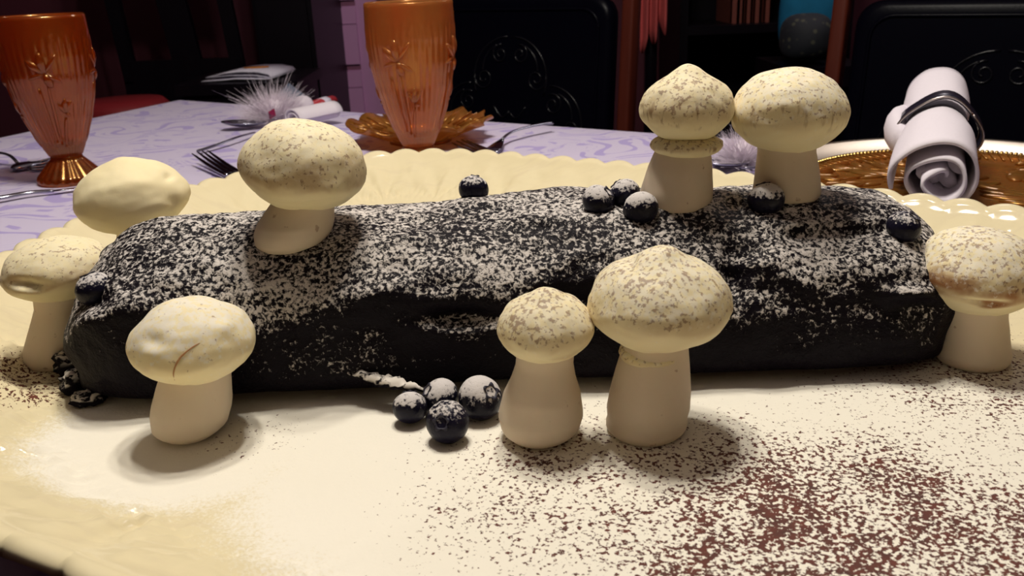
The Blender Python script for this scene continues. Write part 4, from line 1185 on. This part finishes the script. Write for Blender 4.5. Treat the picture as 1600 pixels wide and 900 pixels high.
# ------------------------------------------------------------------ feather tufts and small party things
def tuft(c, r, h, n, seed, label, wispy=0.3):
    root = empty('feather_tuft', Vector((c.x, c.y, T)), label, 'feather tuft', 'white feather tufts')
    rg = random.Random(seed); V, F = [], []
    for k in range(n):
        a = rg.uniform(0, 6.283); e = math.asin(rg.uniform(0.0, 1.0)); L = rg.uniform(0.55, 1.0)
        if rg.random() < 0.05: L *= 1.0 + wispy
        d = Vector((math.cos(a)*math.cos(e)*r, math.sin(a)*math.cos(e)*r*0.8, math.sin(e)*h))*L
        b = Vector((rg.gauss(0, r*0.12), rg.gauss(0, r*0.12), 0.002))
        sd = d.cross(Vector((rg.uniform(-1, 1), rg.uniform(-1, 1), rg.uniform(-1, 1)))).normalized()
        wv = Vector((rg.gauss(0, 0.22)*r, rg.gauss(0, 0.22)*r, rg.gauss(0, 0.12)*r))
        o = len(V)
        for t in (0, 0.35, 0.7, 1.0):
            p = Vector((c.x, c.y, T)) + b + d*t + wv*t*t - Vector((0, 0, 0.10*r*t*t))
            p.z = max(p.z, T+0.001)
            wd = 0.00042*(1-0.8*t)
            V += [p - sd*wd, p + sd*wd]
        for j in range(3): F.append((o+2*j, o+2*j+1, o+2*j+3, o+2*j+2))
    f = obj('plumes', (V, F), MAT['plume'], root); f['kind'] = 'stuff'
    obj('quill_core', ellipsoid((c.x, c.y, T+h*0.30), r*0.38, r*0.32, h*0.30, 20, 12, lambda v: 1+0.2*noise.noise(v*4)), MAT['plume'], root)
    return root
tc1 = P(432, 192, 0.0); tuft(tc1, 0.052, 0.055, 4200, 4, 'fluffy white feather tuft with a pink gem, on the cloth behind the tilted mushroom', 0.5)
g = P(425, 178, 0.022)
gm = Matrix.Translation(g - ray(425, 178).normalized()*0.030) @ Matrix.Rotation(0.5, 4, 'Y')
gem = tag(obj('pink_gem', xf(lathe([(0.0006, -0.0075), (0.0055, 0.0), (0.0006, 0.0075)], 4), gm), MAT['gem'], None, gm.translation, smooth=False), 'small dark pink gem nestled in the white feather tuft', 'gem')
tc2 = P(1160, 262, 0.0); tuft(tc2, 0.036, 0.045, 2200, 9, 'white feather tuft glimpsed between the two mushrooms on the cake', 0.2)
# slate blue paper cone beyond the tuft
pc2 = P(455, 163, 0.0)
tag(obj('paper_cone', lathe([(0.040, 0.0), (0.038, 0.001), (0.0008, P(447, 130, y=pc2.y).z-T), (0.0004, 0.002)], 6, (pc2.x, pc2.y, T)), MAT['teal'], None, (pc2.x, pc2.y, T), smooth=False),
    'slate blue folded paper cone standing behind the feather tuft', 'cone')
# white bead, red folded strip, and pale rolled napkin with a ring beyond the mushroom
q = P(474, 164, 0.014)
tag(obj('white_bead', ellipsoid((q.x, q.y, T+0.014), 0.015, 0.015, 0.014, 24, 16), MAT['ball'], None, (q.x, q.y, T)), 'little white ball on the cloth beside the red strip', 'ball')
a_, b_ = P(470, 171, 0.008), P(520, 156, 0.012)
vf = tube([a_, a_.lerp(b_, 0.5), b_], [0.010, 0.011, 0.010], 8, 0.7)
rs_ = tag(obj('red_cracker', vf, MAT['redpaper'], None, a_), 'red and white paper strip behind the far napkin roll', 'cracker')
m_ = a_.lerp(b_, 0.62); m2_ = a_.lerp(b_, 0.8)
obj('white_band', tube([m_, m2_], 0.0116, 8, 0.72), MAT['paper'], rs_)
a_, b_ = P(456, 186, 0.016), P(522, 172, 0.018)
def far_napkin():
    ax = (b_-a_).normalized(); sx = ax.cross(Vector((0, 0, 1))).normalized(); sz = sx.cross(ax)
    V, F = [], []; ns, nl = 70, 6
    for side in (0, 1):
        for j in range(nl+1):
            for k in range(ns):
                t = k/(ns-1); an = t*6.283*2.0; r = 0.0165*(1-0.65*t) - 0.0022*side
                V.append(a_.lerp(b_, j/nl) + sx*r*math.cos(an)*1.15 + sz*r*math.sin(an)*0.85)
    S_ = (nl+1)*ns
    for j in range(nl):
        for k in range(ns-1):
            a = j*ns+k; F.append((a, a+1, a+ns+1, a+ns)); F.append((S_+a, S_+a+ns, S_+a+ns+1, S_+a+1))
    for k in range(ns-1):
        F.append((k, S_+k, S_+k+1, k+1)); a = nl*ns+k; F.append((a, a+1, S_+a+1, S_+a))
    return V, F
tag(obj('far_napkin_roll', far_napkin(), MAT['linen'], None, a_), 'white napkin roll lying on the cloth between the feather tuft and the pale tumbler', 'napkin')

# ruffled amber glass dish to the right of the pale tumbler, and another by its left
def ruffled(c, r, h, label, n=144, lobes=12, squash=1.0):
    root = empty('amber_dish', c, label, 'dish', 'amber glass dishes')
    def f(rr, z, a, t):
        k = sm(0.5*r, r, rr); return rr*(1+0.05*k*math.cos(lobes*a)), z + 0.0035*k*math.cos(lobes*a+1.2)
    prof = [(0.002, 0.004), (0.45*r, 0.004), (0.55*r, 0.007), (0.80*r, h*0.72), (r, h), (r*0.985, h+0.002), (0.79*r, h*0.72+0.003), (0.55*r, 0.0105), (0.45*r, 0.007), (0.002, 0.007)]
    d = obj('bowl', lathe(prof, n, c, f), MAT['amber'], root)
    obj('foot_ring', lathe([(0.40*r, 0.0), (0.44*r, 0.0), (0.44*r, 0.005), (0.40*r, 0.005), (0.40*r, 0.0)], 64, c, cap=False), MAT['amber'], root)
    vf = []
    for k in range(36):
        a = 2*math.pi*k/36
        vf.append(tube([c + Vector((0.58*r*math.cos(a), 0.58*r*math.sin(a), 0.014)), c + Vector((0.78*r*math.cos(a), 0.78*r*math.sin(a), h*0.70+0.004)), c + Vector((0.93*r*math.cos(a), 0.93*r*math.sin(a), h*0.92+0.003))], 0.0012, 5))
    fo = obj('flutes', join(*vf), MAT['amber'], d); fo['kind'] = 'stuff'
    return root
q = P(764, 181, 0.024); r_ = 0.085
ruffled(Vector((q.x-r_*0.98, q.y-0.02, T)), r_, 0.024, 'ruffled amber glass dish standing on the cloth just beyond the pale tumbler')
